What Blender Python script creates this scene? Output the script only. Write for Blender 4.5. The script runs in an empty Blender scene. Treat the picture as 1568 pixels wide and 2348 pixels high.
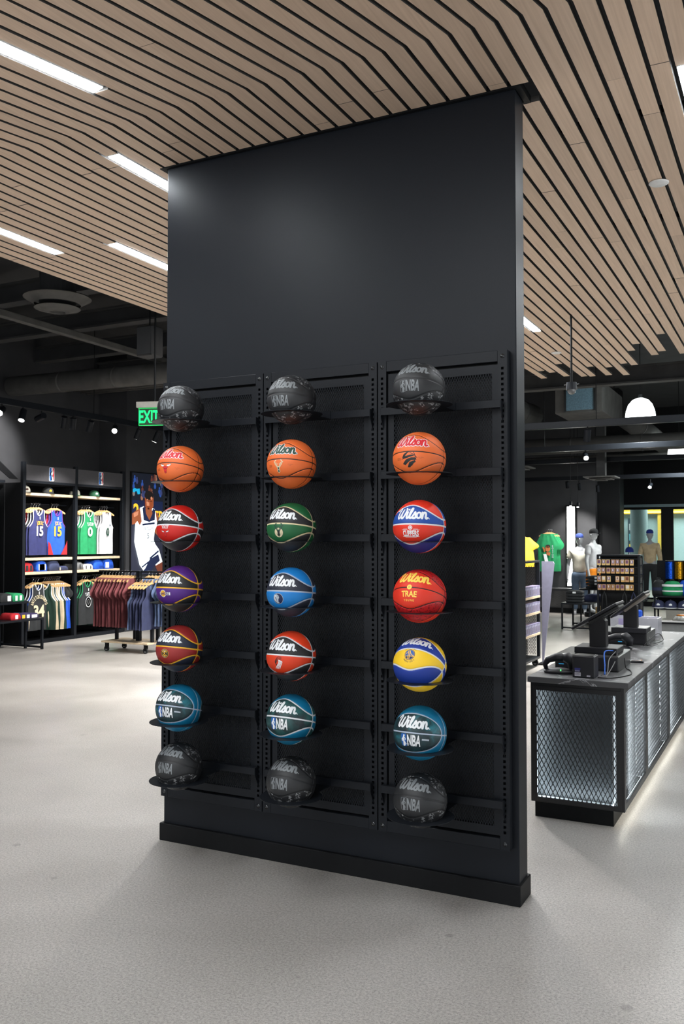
import bpy, bmesh, math, random
from mathutils import Vector, Matrix, Euler

random.seed(7)
PI = math.pi
SC = bpy.context.scene
COL = SC.collection

# ------------------------------------------------------------------ camera
cam_data = bpy.data.cameras.new('camera')
cam_data.sensor_fit = 'VERTICAL'
cam_data.sensor_height = 36.0
cam_data.lens = 31.564
cam_data.clip_start = 0.05
cam_data.clip_end = 200
cam = bpy.data.objects.new('camera', cam_data)
COL.objects.link(cam)
cam.location = (3.1823, -4.0465, 1.6823)
cam.rotation_euler = (PI/2 + 0.031, 0, 0.4688)
SC.camera = cam
cam_data.dof.use_dof = True
cam_data.dof.focus_distance = 4.3
cam_data.dof.aperture_fstop = 10.0

# ------------------------------------------------------------------ world, view
w = bpy.data.worlds.new('world')
SC.world = w
w.use_nodes = True
w.node_tree.nodes['Background'].inputs[0].default_value = (0.93, 0.97, 1.0, 1)
w.node_tree.nodes['Background'].inputs[1].default_value = 1.4  # even light that fills the shop through the added wall openings
SC.view_settings.view_transform = 'Standard'
SC.view_settings.look = 'None'
SC.view_settings.gamma = 1.0
SC.view_settings.use_curve_mapping = False
SC.view_settings.exposure = 0.45

LED = 63.0            # radiance of the linear ceiling lights
TRACK = 200.0         # watts of a track spot
PENDANT = 9.0
# large area light, unseen, that brightens the mall beyond the shop window
def area(name, loc, rot, sx, sy, power, col=(1, 1, 1)):
    l = bpy.data.lights.new(name, 'AREA')
    l.shape = 'RECTANGLE'; l.size = sx; l.size_y = sy; l.energy = power; l.color = col
    o = bpy.data.objects.new(name, l); COL.objects.link(o)
    o.location = loc; o.rotation_euler = rot
    return o
area('mall_lights', (2.0, 24.6, 4.3), (0, 0, 0), 9.0, 3.0, 420, (0.9, 1.0, 1.0))

# ------------------------------------------------------------------ materials
MATS = {}
def mat(name, col, rough=0.5, metal=0.0, var=0.06, scale=30.0, bump=0.0, emit=0.0, spec=0.5, coat=0.0):
    if name in MATS: return MATS[name]
    m = bpy.data.materials.new(name); m.use_nodes = True
    nt = m.node_tree; b = nt.nodes['Principled BSDF']
    b.inputs['Roughness'].default_value = rough
    b.inputs['Metallic'].default_value = metal
    b.inputs['Specular IOR Level'].default_value = spec
    if coat: b.inputs['Coat Weight'].default_value = coat
    c = (*col, 1)
    if emit:
        b.inputs['Base Color'].default_value = c
        b.inputs['Emission Color'].default_value = c
        b.inputs['Emission Strength'].default_value = emit
        MATS[name] = m
        return m
    tc = nt.nodes.new('ShaderNodeTexCoord')
    n = nt.nodes.new('ShaderNodeTexNoise'); n.inputs['Scale'].default_value = scale; n.inputs['Detail'].default_value = 4
    nt.links.new(tc.outputs['Object'], n.inputs['Vector'])
    r = nt.nodes.new('ShaderNodeValToRGB')
    r.color_ramp.elements[0].position = 0.3; r.color_ramp.elements[1].position = 0.7
    r.color_ramp.elements[0].color = (*[max(0, x*(1-var)) for x in col], 1)
    r.color_ramp.elements[1].color = (*[min(1, x*(1+var)) for x in col], 1)
    nt.links.new(n.outputs['Fac'], r.inputs['Fac'])
    nt.links.new(r.outputs['Color'], b.inputs['Base Color'])
    if bump:
        bp = nt.nodes.new('ShaderNodeBump'); bp.inputs['Strength'].default_value = bump; bp.inputs['Distance'].default_value = 0.002
        nt.links.new(n.outputs['Fac'], bp.inputs['Height'])
        nt.links.new(bp.outputs['Normal'], b.inputs['Normal'])
    MATS[name] = m
    return m

def srgb(r, g, b):
    f = lambda c: (c/255/12.92) if c <= 10 else ((c/255+0.055)/1.055)**2.4
    return (f(r), f(g), f(b))

M_BLACK = mat('black_paint', (0.0085, 0.009, 0.010), 0.5, var=0.1, spec=0.13)
M_STEEL = mat('black_powder_coated_steel', (0.0095, 0.0112, 0.0145), 0.38, var=0.08, scale=400, bump=0.03, spec=0.17)
M_WALL = mat('charcoal_wall_paint', (0.0080, 0.0100, 0.0140), 0.43, var=0.06, scale=220, bump=0.04, spec=0.19)
M_DARK = mat('dark_ceiling_paint', (0.030, 0.0305, 0.032), 0.85, var=0.2, scale=3)
M_DUCT = mat('dark_duct_paint', (0.075, 0.073, 0.070), 0.8, var=0.25, scale=5)
M_DUCT_SHADED = mat('dark_duct_paint_shaded', (0.034, 0.033, 0.032), 0.8, var=0.25, scale=5)  # shaded copy of the duct paint for the right-hand ceiling
ORD = ('first', 'second', 'third', 'fourth', 'fifth', 'sixth', 'seventh', 'eighth', 'ninth', 'tenth', 'eleventh', 'twelfth', 'thirteenth')
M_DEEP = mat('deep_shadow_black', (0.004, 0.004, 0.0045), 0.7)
M_PALEWALL = mat('pale_bounce_wall', (0.55, 0.56, 0.58), 0.7, var=0.1, scale=2)  # pale so the unseen walls bounce light back into the shop
M_GREYWALL = mat('dark_grey_wall_paint', (0.035, 0.036, 0.040), 0.6, var=0.12, scale=4)
M_PLY = mat('pale_plywood', (0.62, 0.49, 0.33), 0.5, var=0.15, scale=18)
M_HANGER = mat('hanger_wood', (0.58, 0.36, 0.16), 0.4, var=0.15, scale=25)
M_CHROME = mat('brushed_chrome', (0.55, 0.56, 0.58), 0.25, 1.0)
M_BOLT = mat('dark_bolt_steel', (0.09, 0.095, 0.10), 0.3, 0.9)
M_WHITE = mat('white_plastic', (0.75, 0.75, 0.74), 0.4)
M_RUBBER = mat('black_rubber', (0.012, 0.012, 0.013), 0.6)
M_LED = mat('led_diffuser', (0.91, 0.96, 1.0), 0.5, emit=LED)
M_PEND = mat('pendant_glow', (0.90, 1.0, 0.97), 0.5, emit=PENDANT)
M_SPOTLED = mat('spot_lens_glow', (1.0, 0.98, 0.95), 0.5, emit=12.0)
M_CLEAR_W = mat('print_white', (0.80, 0.82, 0.84), 0.5, var=0.02)

def wood_slat():
    m = bpy.data.materials.new('oak_slat_veneer'); m.use_nodes = True
    nt = m.node_tree; b = nt.nodes['Principled BSDF']
    b.inputs['Roughness'].default_value = 0.55
    tc = nt.nodes.new('ShaderNodeTexCoord'); oi = nt.nodes.new('ShaderNodeObjectInfo')
    mp = nt.nodes.new('ShaderNodeMapping'); mp.inputs['Scale'].default_value = (90, 2.2, 20)
    nt.links.new(tc.outputs['Object'], mp.inputs['Vector'])
    ad = nt.nodes.new('ShaderNodeVectorMath'); ad.operation = 'ADD'
    mu = nt.nodes.new('ShaderNodeMath'); mu.operation = 'MULTIPLY'; mu.inputs[1].default_value = 57
    nt.links.new(oi.outputs['Random'], mu.inputs[0])
    nt.links.new(mp.outputs['Vector'], ad.inputs[0]); nt.links.new(mu.outputs['Value'], ad.inputs[1])
    n = nt.nodes.new('ShaderNodeTexNoise'); n.inputs['Scale'].default_value = 1.0; n.inputs['Detail'].default_value = 6
    nt.links.new(ad.outputs['Vector'], n.inputs['Vector'])
    r = nt.nodes.new('ShaderNodeValToRGB')
    r.color_ramp.elements[0].position = 0.25; r.color_ramp.elements[1].position = 0.8
    r.color_ramp.elements[0].color = (0.64, 0.465, 0.335, 1); r.color_ramp.elements[1].color = (0.78, 0.59, 0.445, 1)
    nt.links.new(n.outputs['Fac'], r.inputs['Fac'])
    hs = nt.nodes.new('ShaderNodeHueSaturation')
    mr = nt.nodes.new('ShaderNodeMapRange'); mr.inputs['To Min'].default_value = 0.93; mr.inputs['To Max'].default_value = 1.07
    nt.links.new(oi.outputs['Random'], mr.inputs['Value']); nt.links.new(mr.outputs['Result'], hs.inputs['Value'])
    nt.links.new(r.outputs['Color'], hs.inputs['Color']); nt.links.new(hs.outputs['Color'], b.inputs['Base Color'])
    return m
M_SLAT = wood_slat()
M_SLATSIDE = mat('slat_edge_paint', (0.07, 0.065, 0.06), 0.6)

def concrete():
    m = bpy.data.materials.new('polished_concrete'); m.use_nodes = True
    nt = m.node_tree; b = nt.nodes['Principled BSDF']; L = nt.links.new
    tc = nt.nodes.new('ShaderNodeTexCoord')
    def noise(s, d=5, dist=0.0):
        n = nt.nodes.new('ShaderNodeTexNoise'); n.inputs['Scale'].default_value = s; n.inputs['Detail'].default_value = d
        n.inputs['Distortion'].default_value = dist
        L(tc.outputs['Object'], n.inputs['Vector']); return n
    def ramp(src, p0, c0, p1, c1):
        r = nt.nodes.new('ShaderNodeValToRGB'); r.color_ramp.elements[0].position = p0; r.color_ramp.elements[1].position = p1
        r.color_ramp.elements[0].color = c0; r.color_ramp.elements[1].color = c1; L(src, r.inputs['Fac']); return r
    def mul(a, bb, f=1.0):
        x = nt.nodes.new('ShaderNodeMixRGB'); x.blend_type = 'MULTIPLY'; x.inputs[0].default_value = f; L(a, x.inputs[1]); L(bb, x.inputs[2]); return x
    g = lambda v: (v, v, v, 1)
    big = ramp(noise(0.9, 4, 0.6).outputs['Fac'], 0.3, (0.350, 0.329, 0.304, 1), 0.72, (0.450, 0.425, 0.398, 1))
    fine = ramp(noise(95, 3).outputs['Fac'], 0.32, g(0.70), 0.68, g(1.12))
    c = mul(big.outputs['Color'], fine.outputs['Color'])
    grit = ramp(noise(210, 2).outputs['Fac'], 0.35, g(0.35), 0.43, g(1.0))
    c = mul(c.outputs['Color'], grit.outputs['Color'], 0.7)
    v = nt.nodes.new('ShaderNodeTexVoronoi'); v.inputs['Scale'].default_value = 3.1; L(tc.outputs['Object'], v.inputs['Vector'])
    sel = ramp(v.outputs['Color'], 0.70, g(0), 0.72, g(1))
    dist = ramp(v.outputs['Distance'], 0.075, g(0.72), 0.09, g(1.0))
    mx = nt.nodes.new('ShaderNodeMixRGB'); L(sel.outputs['Color'], mx.inputs[0]); mx.inputs[1].default_value = g(1.0); L(dist.outputs['Color'], mx.inputs[2])
    c = mul(c.outputs['Color'], mx.outputs['Color'])
    L(c.outputs['Color'], b.inputs['Base Color'])
    rr = ramp(noise(2.0, 3).outputs['Fac'], 0.3, g(0.34), 0.7, g(0.46)); L(rr.outputs['Color'], b.inputs['Roughness'])
    return m
M_FLOOR = concrete()

def marble():
    m = bpy.data.materials.new('dark_veined_laminate'); m.use_nodes = True
    nt = m.node_tree; b = nt.nodes['Principled BSDF']; L = nt.links.new
    b.inputs['Roughness'].default_value = 0.5
    tc = nt.nodes.new('ShaderNodeTexCoord')
    n = nt.nodes.new('ShaderNodeTexNoise'); n.inputs['Scale'].default_value = 3.0; n.inputs['Detail'].default_value = 6; n.inputs['Distortion'].default_value = 1.0
    L(tc.outputs['Object'], n.inputs['Vector'])
    r = nt.nodes.new('ShaderNodeValToRGB'); cr = r.color_ramp
    cr.elements[0].position = 0.0; cr.elements[0].color = (0.060, 0.060, 0.068, 1)
    cr.elements[1].position = 1.0; cr.elements[1].color = (0.085, 0.083, 0.09, 1)
    for p, v in ((0.488, 0.07), (0.498, 0.42), (0.508, 0.07)):
        e = cr.elements.new(p); e.color = (v, v, v*1.05, 1)
    L(n.outputs['Fac'], r.inputs['Fac']); L(r.outputs['Color'], b.inputs['Base Color'])
    return m
M_MARBLE = marble()

def glass_mat():
    m = bpy.data.materials.new('window_glass'); m.use_nodes = True
    b = m.node_tree.nodes['Principled BSDF']
    b.inputs['Base Color'].default_value = (0.92, 1.0, 0.98, 1); b.inputs['Roughness'].default_value = 0.02
    b.inputs['Transmission Weight'].default_value = 1.0; b.inputs['IOR'].default_value = 1.02
    return m
M_GLASS = glass_mat()

# ------------------------------------------------------------------ mesh helpers
class MB:
    def __init__(s): s.v = []; s.f = []; s.mi = []; s.cur = 0
    def add(s, vs, fs, M=None):
        n = len(s.v)
        if M is not None: vs = [tuple(M @ Vector(p)) for p in vs]
        s.v += [tuple(p) for p in vs]; s.f += [tuple(n+i for i in f) for f in fs]; s.mi += [s.cur]*len(fs)
        return s
    def box(s, x0, x1, y0, y1, z0, z1, b=0.0, M=None):
        if b <= 0:
            vs = [(x, y, z) for x in (x0, x1) for y in (y0, y1) for z in (z0, z1)]
            return s.add(vs, [(0,1,3,2),(4,6,7,5),(0,4,5,1),(2,3,7,6),(0,2,6,4),(1,5,7,3)], M)
        cx, cy, cz = (x0+x1)/2, (y0+y1)/2, (z0+z1)/2; hx, hy, hz = (x1-x0)/2, (y1-y0)/2, (z1-z0)/2
        b = min(b, hx*.9, hy*.9, hz*.9)
        vs = []; idx = {}
        for sx in (-1, 1):
            for sy in (-1, 1):
                for sz in (-1, 1):
                    for a in range(3):
                        d = [hx-b, hy-b, hz-b]; d[a] += b
                        idx[(sx, sy, sz, a)] = len(vs)
                        vs.append((cx+sx*d[0], cy+sy*d[1], cz+sz*d[2]))
        fs = []
        I = idx
        for t in (-1, 1):
            fs.append([I[(t,-1,-1,0)], I[(t,1,-1,0)], I[(t,1,1,0)], I[(t,-1,1,0)]])
            fs.append([I[(-1,t,-1,1)], I[(1,t,-1,1)], I[(1,t,1,1)], I[(-1,t,1,1)]])
            fs.append([I[(-1,-1,t,2)], I[(1,-1,t,2)], I[(1,1,t,2)], I[(-1,1,t,2)]])
        for p in (-1, 1):
            for q in (-1, 1):
                fs.append([I[(p,q,-1,0)], I[(p,q,1,0)], I[(p,q,1,1)], I[(p,q,-1,1)]])
                fs.append([I[(p,-1,q,0)], I[(p,1,q,0)], I[(p,1,q,2)], I[(p,-1,q,2)]])
                fs.append([I[(-1,p,q,1)], I[(1,p,q,1)], I[(1,p,q,2)], I[(-1,p,q,2)]])
                for r in (-1, 1): fs.append([I[(p,q,r,0)], I[(p,q,r,1)], I[(p,q,r,2)]])
        return s.add(vs, fs, M)
    def cyl(s, p0, p1, r0, r1=None, n=12, caps=True):
        r1 = r0 if r1 is None else r1
        p0, p1 = Vector(p0), Vector(p1); d = (p1-p0).normalized()
        a = d.orthogonal().normalized(); c = d.cross(a)
        vs = []
        for p, r in ((p0, r0), (p1, r1)):
            for i in range(n):
                t = 2*PI*i/n; vs.append(p + a*math.cos(t)*r + c*math.sin(t)*r)
        fs = [(i, (i+1) % n, n+(i+1) % n, n+i) for i in range(n)]
        if caps: fs += [tuple(range(n))[::-1], tuple(range(n, 2*n))]
        return s.add(vs, fs)
    def tube(s, pts, r, n=6, closed=False):
        pts = [Vector(p) for p in pts]; m = len(pts); vs = []; fs = []
        rr = r if isinstance(r, (list, tuple)) else [r]*m
        prev = None
        for i, p in enumerate(pts):
            d = (pts[(i+1) % m] - pts[i-1]) if closed else (pts[min(i+1, m-1)] - pts[max(i-1, 0)])
            d = d.normalized() if d.length > 1e-9 else Vector((0, 0, 1))
            a = d.orthogonal().normalized() if prev is None else (prev - d*prev.dot(d)).normalized()
            prev = a; c = d.cross(a)
            for k in range(n):
                t = 2*PI*k/n; vs.append(p + (a*math.cos(t) + c*math.sin(t))*rr[i])
        for i in range(m if closed else m-1):
            j = (i+1) % m
            for k in range(n): fs.append((i*n+k, i*n+(k+1) % n, j*n+(k+1) % n, j*n+k))
        if not closed: fs += [tuple(range(n))[::-1], tuple((m-1)*n+k for k in range(n))]
        return s.add(vs, fs)
    def lathe(s, prof, c=(0, 0, 0), n=24, M=None):
        vs = []; fs = []; m = len(prof)
        for r, z in prof:
            for k in range(n):
                t = 2*PI*k/n; vs.append((c[0]+r*math.cos(t), c[1]+r*math.sin(t), c[2]+z))
        for i in range(m-1):
            for k in range(n): fs.append((i*n+k, i*n+(k+1) % n, (i+1)*n+(k+1) % n, (i+1)*n+k))
        if prof[0][0] > 1e-6: pass
        return s.add(vs, fs, M)
    def prism(s, poly, d0, d1, ax='y', M=None):
        n = len(poly)
        def P(a, b, d): return {'y': (a, d, b), 'x': (d, a, b), 'z': (a, b, d)}[ax]
        vs = [P(a, b, d0) for a, b in poly] + [P(a, b, d1) for a, b in poly]
        fs = [tuple(range(n)), tuple(range(2*n-1, n-1, -1))] + [(i, n+i, n+(i+1) % n, (i+1) % n) for i in range(n)]
        return s.add(vs, fs, M)
    def mesh(s, name, fix=True):
        me = bpy.data.meshes.new(name); me.from_pydata(s.v, [], s.f)
        if any(s.mi): me.polygons.foreach_set('material_index', s.mi)
        if fix:
            bm = bmesh.new(); bm.from_mesh(me); bmesh.ops.recalc_face_normals(bm, faces=bm.faces); bm.to_mesh(me); bm.free()
        me.update(); return me
    def build(s, name, m, parent=None, smooth=False, loc=None, rot=None, fix=True):
        return link(name, s.mesh(name, fix), m, parent, smooth, loc, rot)

def link(name, me, m, parent=None, smooth=False, loc=None, rot=None):
    ms = m if isinstance(m, (list, tuple)) else [m]
    if len(me.materials) == 0:
        for x in ms: me.materials.append(x)
    if smooth: me.polygons.foreach_set('use_smooth', [True]*len(me.polygons))
    o = bpy.data.objects.new(name, me); COL.objects.link(o)
    if parent is not None: o.parent = parent
    if loc is not None: o.location = loc
    if rot is not None: o.rotation_euler = rot
    return o
def smooth_angle(o, deg=40):
    me = o.data
    me.polygons.foreach_set('use_smooth', [True]*len(me.polygons))
    try: me.set_sharp_from_angle(angle=math.radians(deg))
    except Exception: pass
    return o

USED = set()
def tag(o, label, cat, group=None):
    o['label'] = label; o['category'] = cat
    if group: o['group'] = group
    return o
def thing(name, label, cat, loc=(0, 0, 0), rz=0.0, group=None, rot=None):
    o = bpy.data.objects.new(name, None); COL.objects.link(o)
    o.empty_display_size = 0.1
    o.location = loc; o.rotation_euler = rot if rot is not None else (0, 0, rz)
    return tag(o, label, cat, group)
def struct(o):
    o['kind'] = 'structure'; return o
def dup(o, parent=None):
    c = o.copy(); COL.objects.link(c)
    if parent is not None: c.parent = parent
    for ch in [x for x in o.children]: dup(ch, c)
    return c

# ---- flat print: text and strokes as 2-D triangle meshes
TXT = {}
def text2d(s, size=1.0, bold=0.0, xs=1.0, shear=0.0, space=1.0):
    key = (s, bold, xs, shear, space)
    if key not in TXT:
        cu = bpy.data.curves.new('lettering', 'FONT'); cu.body = s; cu.size = 1.0; cu.offset = bold; cu.shear = shear
        cu.align_x = 'CENTER'; cu.align_y = 'CENTER'; cu.space_character = space; cu.resolution_u = 3
        ob = bpy.data.objects.new('lettering', cu)
        me = bpy.data.meshes.new_from_object(ob)
        vs = [(v.co.x*xs, v.co.y) for v in me.vertices]
        me.calc_loop_triangles()
        ts = [tuple(t.vertices) for t in me.loop_triangles]
        bpy.data.objects.remove(ob); bpy.data.curves.remove(cu); bpy.data.meshes.remove(me)
        if vs:
            cx = (min(p[0] for p in vs)+max(p[0] for p in vs))/2; cy = (min(p[1] for p in vs)+max(p[1] for p in vs))/2
            vs = [(a-cx, b-cy) for a, b in vs]
        TXT[key] = (vs, ts)
    vs, ts = TXT[key]
    return [(a*size, b*size) for a, b in vs], list(ts)
def fit2d(s, w, h, bold=0.02):
    vs, ts = text2d(s, 1.0, bold)
    W = max(a for a, b in vs)-min(a for a, b in vs); H = max(b for a, b in vs)-min(b for a, b in vs)
    return [(a*w/W, b*h/H) for a, b in vs], ts
def smooth_pts(p, k=4):
    if len(p) < 3: return p
    out = []
    for i in range(len(p)-1):
        a = p[max(i-1, 0)]; b = p[i]; c = p[i+1]; d = p[min(i+2, len(p)-1)]
        for j in range(k):
            t = j/k; t2 = t*t; t3 = t2*t
            out.append(tuple(0.5*((2*b[q])+(-a[q]+c[q])*t+(2*a[q]-5*b[q]+4*c[q]-d[q])*t2+(-a[q]+3*b[q]-3*c[q]+d[q])*t3) for q in (0, 1)))
    out.append(tuple(p[-1])); return out
def stroke2d(pts, w, k=4, closed=False, taper=False):
    if closed: pts = list(pts)+[pts[0]]
    p = smooth_pts(pts, k) if k > 1 else pts
    vs = []; ts = []; n = len(p)
    for i in range(n):
        d0 = Vector((p[min(i+1, n-1)][0]-p[max(i-1, 0)][0], p[min(i+1, n-1)][1]-p[max(i-1, 0)][1]))
        if closed and i in (0, n-1): d0 = Vector((p[1][0]-p[n-2][0], p[1][1]-p[n-2][1]))
        d0 = d0.normalized() if d0.length > 1e-9 else Vector((1, 0)); nn = Vector((-d0.y, d0.x))
        ww = w*(0.35+0.65*math.sin(PI*i/(n-1))) if taper else w
        vs += [(p[i][0]+nn.x*ww, p[i][1]+nn.y*ww), (p[i][0]-nn.x*ww, p[i][1]-nn.y*ww)]
    for i in range(n-1): ts += [(2*i, 2*i+1, 2*i+3), (2*i, 2*i+3, 2*i+2)]
    if not closed and not taper:
        for e in (0, n-1):
            b0 = len(vs); vs.append(p[e]); 
            for q in range(9): vs.append((p[e][0]+w*math.cos(2*PI*q/8), p[e][1]+w*math.sin(2*PI*q/8)))
            ts += [(b0, b0+1+q, b0+2+q) for q in range(8)]
    return vs, ts
def poly2d(pts):
    from mathutils.geometry import tessellate_polygon
    tri = tessellate_polygon([[Vector((a, b, 0)) for a, b in pts]])
    return list(pts), [tuple(t) for t in tri]
def disc2d(cx, cy, r, n=20, r0=0.0, ry=None):
    ry = ry or r
    if r0 <= 0:
        vs = [(cx, cy)]+[(cx+r*math.cos(2*PI*i/n), cy+ry*math.sin(2*PI*i/n)) for i in range(n)]
        return vs, [(0, 1+i, 1+(i+1) % n) for i in range(n)]
    vs = []
    for i in range(n):
        c, s_ = math.cos(2*PI*i/n), math.sin(2*PI*i/n); vs += [(cx+r*c, cy+ry*s_), (cx+r0*c, cy+r0*s_*ry/r)]
    ts = []
    for i in range(n):
        j = (i+1) % n; ts += [(2*i, 2*i+1, 2*j+1), (2*i, 2*j+1, 2*j)]
    return vs, ts
def rect2d(x0, x1, y0, y1): return [(x0, y0), (x1, y0), (x1, y1), (x0, y1)], [(0, 1, 2), (0, 2, 3)]
def join2d(*parts):
    V = []; T = []
    for vs, ts in parts:
        n = len(V); V += vs; T += [tuple(n+i for i in t) for t in ts]
    return V, T
def move2d(p, dx=0, dy=0, s=1.0, rot=0.0, sx=1.0):
    c, q = math.cos(rot), math.sin(rot)
    return [(dx+s*(a*sx*c-b*q), dy+s*(a*sx*q+b*c)) for a, b in p[0]], p[1]
def arc_text(s, r, a0, size, bold=0.0, xs=1.0, step=None, up=True):
    parts = []
    n = len(s); step = step or size*0.85/r
    for i, ch in enumerate(s):
        if ch == ' ': continue
        a = a0 + ((n-1)/2-i)*step*(1 if up else -1)
        t = text2d(ch, size, bold, xs)
        parts.append(move2d(t, r*math.cos(a), r*math.sin(a), 1.0, a-PI/2 if up else a+PI/2))
    return join2d(*parts)
def flat(name, p2, m, parent, origin, ux, uy, off=0.0):
    """lay a 2-D print on a plane: origin + a*ux + b*uy + off*normal"""
    ux, uy, o = Vector(ux), Vector(uy), Vector(origin); nn = ux.cross(uy).normalized()
    vs = [tuple(o+ux*a+uy*b+nn*off) for a, b in p2[0]]
    me = bpy.data.meshes.new(name); me.from_pydata(vs, [], p2[1]); me.update()
    return link(name, me, m, parent)

def lattice(mb, x0, x1, z0, z1, pw, ph, sw, y0, y1):
    """expanded-metal diamonds in an XZ rectangle: two families of straight strands"""
    for fam in (1, -1):
        k = ph/pw*fam
        cs = []
        lo = min(z0-k*x0, z0-k*x1); hi = max(z1-k*x0, z1-k*x1)
        c = lo - (lo % ph) if lo % ph else lo
        while c < hi:
            # z = k x + c
            pts = []
            xa, xb = x0, x1
            za, zb = k*xa+c, k*xb+c
            def clip(xa, za, xb, zb):
                t0, t1 = 0.0, 1.0
                dz = zb-za
                for (q, p) in ((za-z0, -dz), (z1-za, dz)):
                    if abs(p) < 1e-12:
                        if q < 0: return None
                    else:
                        r = q/p
                        if p < 0: t0 = max(t0, r)
                        else: t1 = min(t1, r)
                return (t0, t1) if t0 < t1 else None
            r = clip(xa, za, xb, zb)
            if r:
                ax, az = xa+(xb-xa)*r[0], za+(zb-za)*r[0]; bx, bz = xa+(xb-xa)*r[1], za+(zb-za)*r[1]
                L = math.hypot(bx-ax, bz-az)
                if L > 0.002:
                    nx, nz = -(bz-az)/L*sw/2, (bx-ax)/L*sw/2
                    ya, yb = (y0, y1) if fam > 0 else (y0+0.0006, y1+0.0006)
                    vs = [(ax+nx, ya, az+nz), (ax-nx, ya, az-nz), (bx-nx, ya, bz-nz), (bx+nx, ya, bz+nz),
                          (ax+nx, yb, az+nz), (ax-nx, yb, az-nz), (bx-nx, yb, bz-nz), (bx+nx, yb, bz+nz)]
                    mb.add(vs, [(0,1,2,3), (0,3,7,4), (1,5,6,2), (4,7,6,5)])
            c += ph
    return mb

# ================================================================== SETTING
Z_SLAT = 3.8155          # underside of the slat canopy and top of the partition
def quadplane(name, pts, m):
    mb = MB(); mb.add(pts, [(0, 1, 2, 3)]); return struct(mb.build(name, m, fix=False))

mb = MB(); mb.box(-12, 10, -9, 28, -0.1, 0.0); struct(mb.build('floor', M_FLOOR))
ceiling = struct(MB().box(-12, 10, -9, 22, 5.2, 5.3).build('ceiling', M_DARK))
# walls (black-painted shop shell)
struct(MB().box(-8.65, -8.45, -9, 8.86, 0, 5.2).build('wall_left', M_GREYWALL))
struct(MB().box(-8.45, -7.8, 8.86, 17.0, 0, 5.2).build('wall_screen', M_GREYWALL))
struct(MB().box(-8.0, -0.95, 17.05, 17.25, 0, 5.2).build('wall_far', M_GREYWALL))
# unseen right wall; its opening is added to light the partition end
mb = MB(); mb.box(9.8, 10.0, -9, 28, 3.3, 5.2); mb.box(9.8, 10.0, 7.0, 28, 0, 3.3); mb.box(9.8, 10.0, -9, -7.5, 0, 3.3); struct(mb.build('wall_right', M_PALEWALL))
# unseen wall behind the viewer; its opening is made up to admit fill light
mb = MB(); mb.box(-8.65, 10, -9.2, -9.0, 3.5, 5.2); mb.box(-8.65, -6.5, -9.2, -9.0, 0, 3.5); mb.box(8.5, 10, -9.2, -9.0, 0, 3.5); struct(mb.build('wall_front', M_PALEWALL))
# structural columns between the far wall and the shop window
struct(MB().box(-1.02, -0.45, 17.3, 17.85, 0, 5.2, b=0.01).build('wall_column', M_BLACK))
struct(MB().box(-2.85, -2.2, 13.0, 13.6, 0, 5.2, b=0.01).build('wall_pier', M_DARK))
# storefront wall with two glazed openings at y = 21
mb = MB()
Y0, Y1 = 20.95, 21.15
WZ = 2.52
mb.box(-8.0, -1.0, Y0, Y1, 0, 5.2); mb.box(-1.0, 10, Y0, Y1, WZ, 5.2); mb.box(-1.0, 10, Y0, Y1, 0, 0.12)
mb.box(0.02, 0.26, Y0, Y1, 0.12, WZ); mb.box(2.6, 2.8, Y0, Y1, 0.12, WZ); mb.box(5.6, 10, Y0, Y1, 0.12, WZ)
struct(mb.build('wall_storefront', M_BLACK))
for i, (x0, x1) in enumerate(((-1.0, 0.02), (0.26, 2.6))):
    wn = MB(); t = 0.035
    wn.box(x0, x0+t, 20.90, 20.95, 0.12, WZ); wn.box(x1-t, x1, 20.90, 20.95, 0.12, WZ)
    wn.box(x0+t, x1-t, 20.90, 20.95, WZ-t, WZ); wn.box(x0+t, x1-t, 20.90, 20.95, 0.12, 0.12+t)
    o = struct(wn.build('window_%d' % (i+1), M_BLACK))
    MB().box(x0+t, x1-t, 20.92, 20.93, 0.12+t, WZ-t).build('pane', M_GLASS, o)
MB().box(-1.0, 2.6, 20.82, 20.90, 2.55, 2.62).build('head_rail', mat('teal_grey_metal', (0.16, 0.24, 0.26), 0.4), bpy.data.objects['window_1'])

# mall outside the shop window
struct(MB().box(-12, 10, 27.6, 27.8, 0, 5.2).build('wall_mall', mat('mall_wall_pale_teal', (0.42, 0.58, 0.60), 0.6)))
struct(MB().box(-12, 10, 21.2, 27.6, 4.6, 4.7).build('ceiling_mall', mat('mall_ceiling_white', (0.6, 0.66, 0.66), 0.7)))
M_YEL = mat('mall_yellow_paint', (0.72, 0.50, 0.07), 0.5)
mt = struct(MB().box(-6, 8, 27.3, 27.6, 2.55, 3.35).build('trim_1', M_YEL))
MB().box(-6, 8, 27.26, 27.3, 2.58, 2.63).build('light_strip', mat('warm_yellow_light', (1.0, 0.72, 0.12), 0.5, emit=3.0), mt)
struct(MB().box(-0.95, -0.58, 27.35, 27.6, 0.0, 2.55).build('trim_2', M_YEL))
col = thing('mall_column', 'pale blue round column out in the mall beyond the shop window', 'column', (-0.86, 22.8, 0))
MB().cyl((0, 0, 0), (0, 0, 4.6), 0.24, n=32).build('shaft', mat('pale_blue_plaster', (0.50, 0.68, 0.70), 0.6), col, True)
MB().cyl((0, 0, 0), (0, 0, 0.14), 0.27, n=32).build('base', mat('mall_skirting_grey', (0.2, 0.22, 0.23), 0.5), col)
rk = thing('magazine_shelf', 'small dark shelf of yellow and blue goods left of the mall column', 'shelf', (-1.55, 27.0, 0))
MB().box(-0.3, 0.3, 0, 0.3, 0, 2.4).build('case', mat('case_dark_teal', (0.03, 0.05, 0.06), 0.5), rk)
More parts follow.
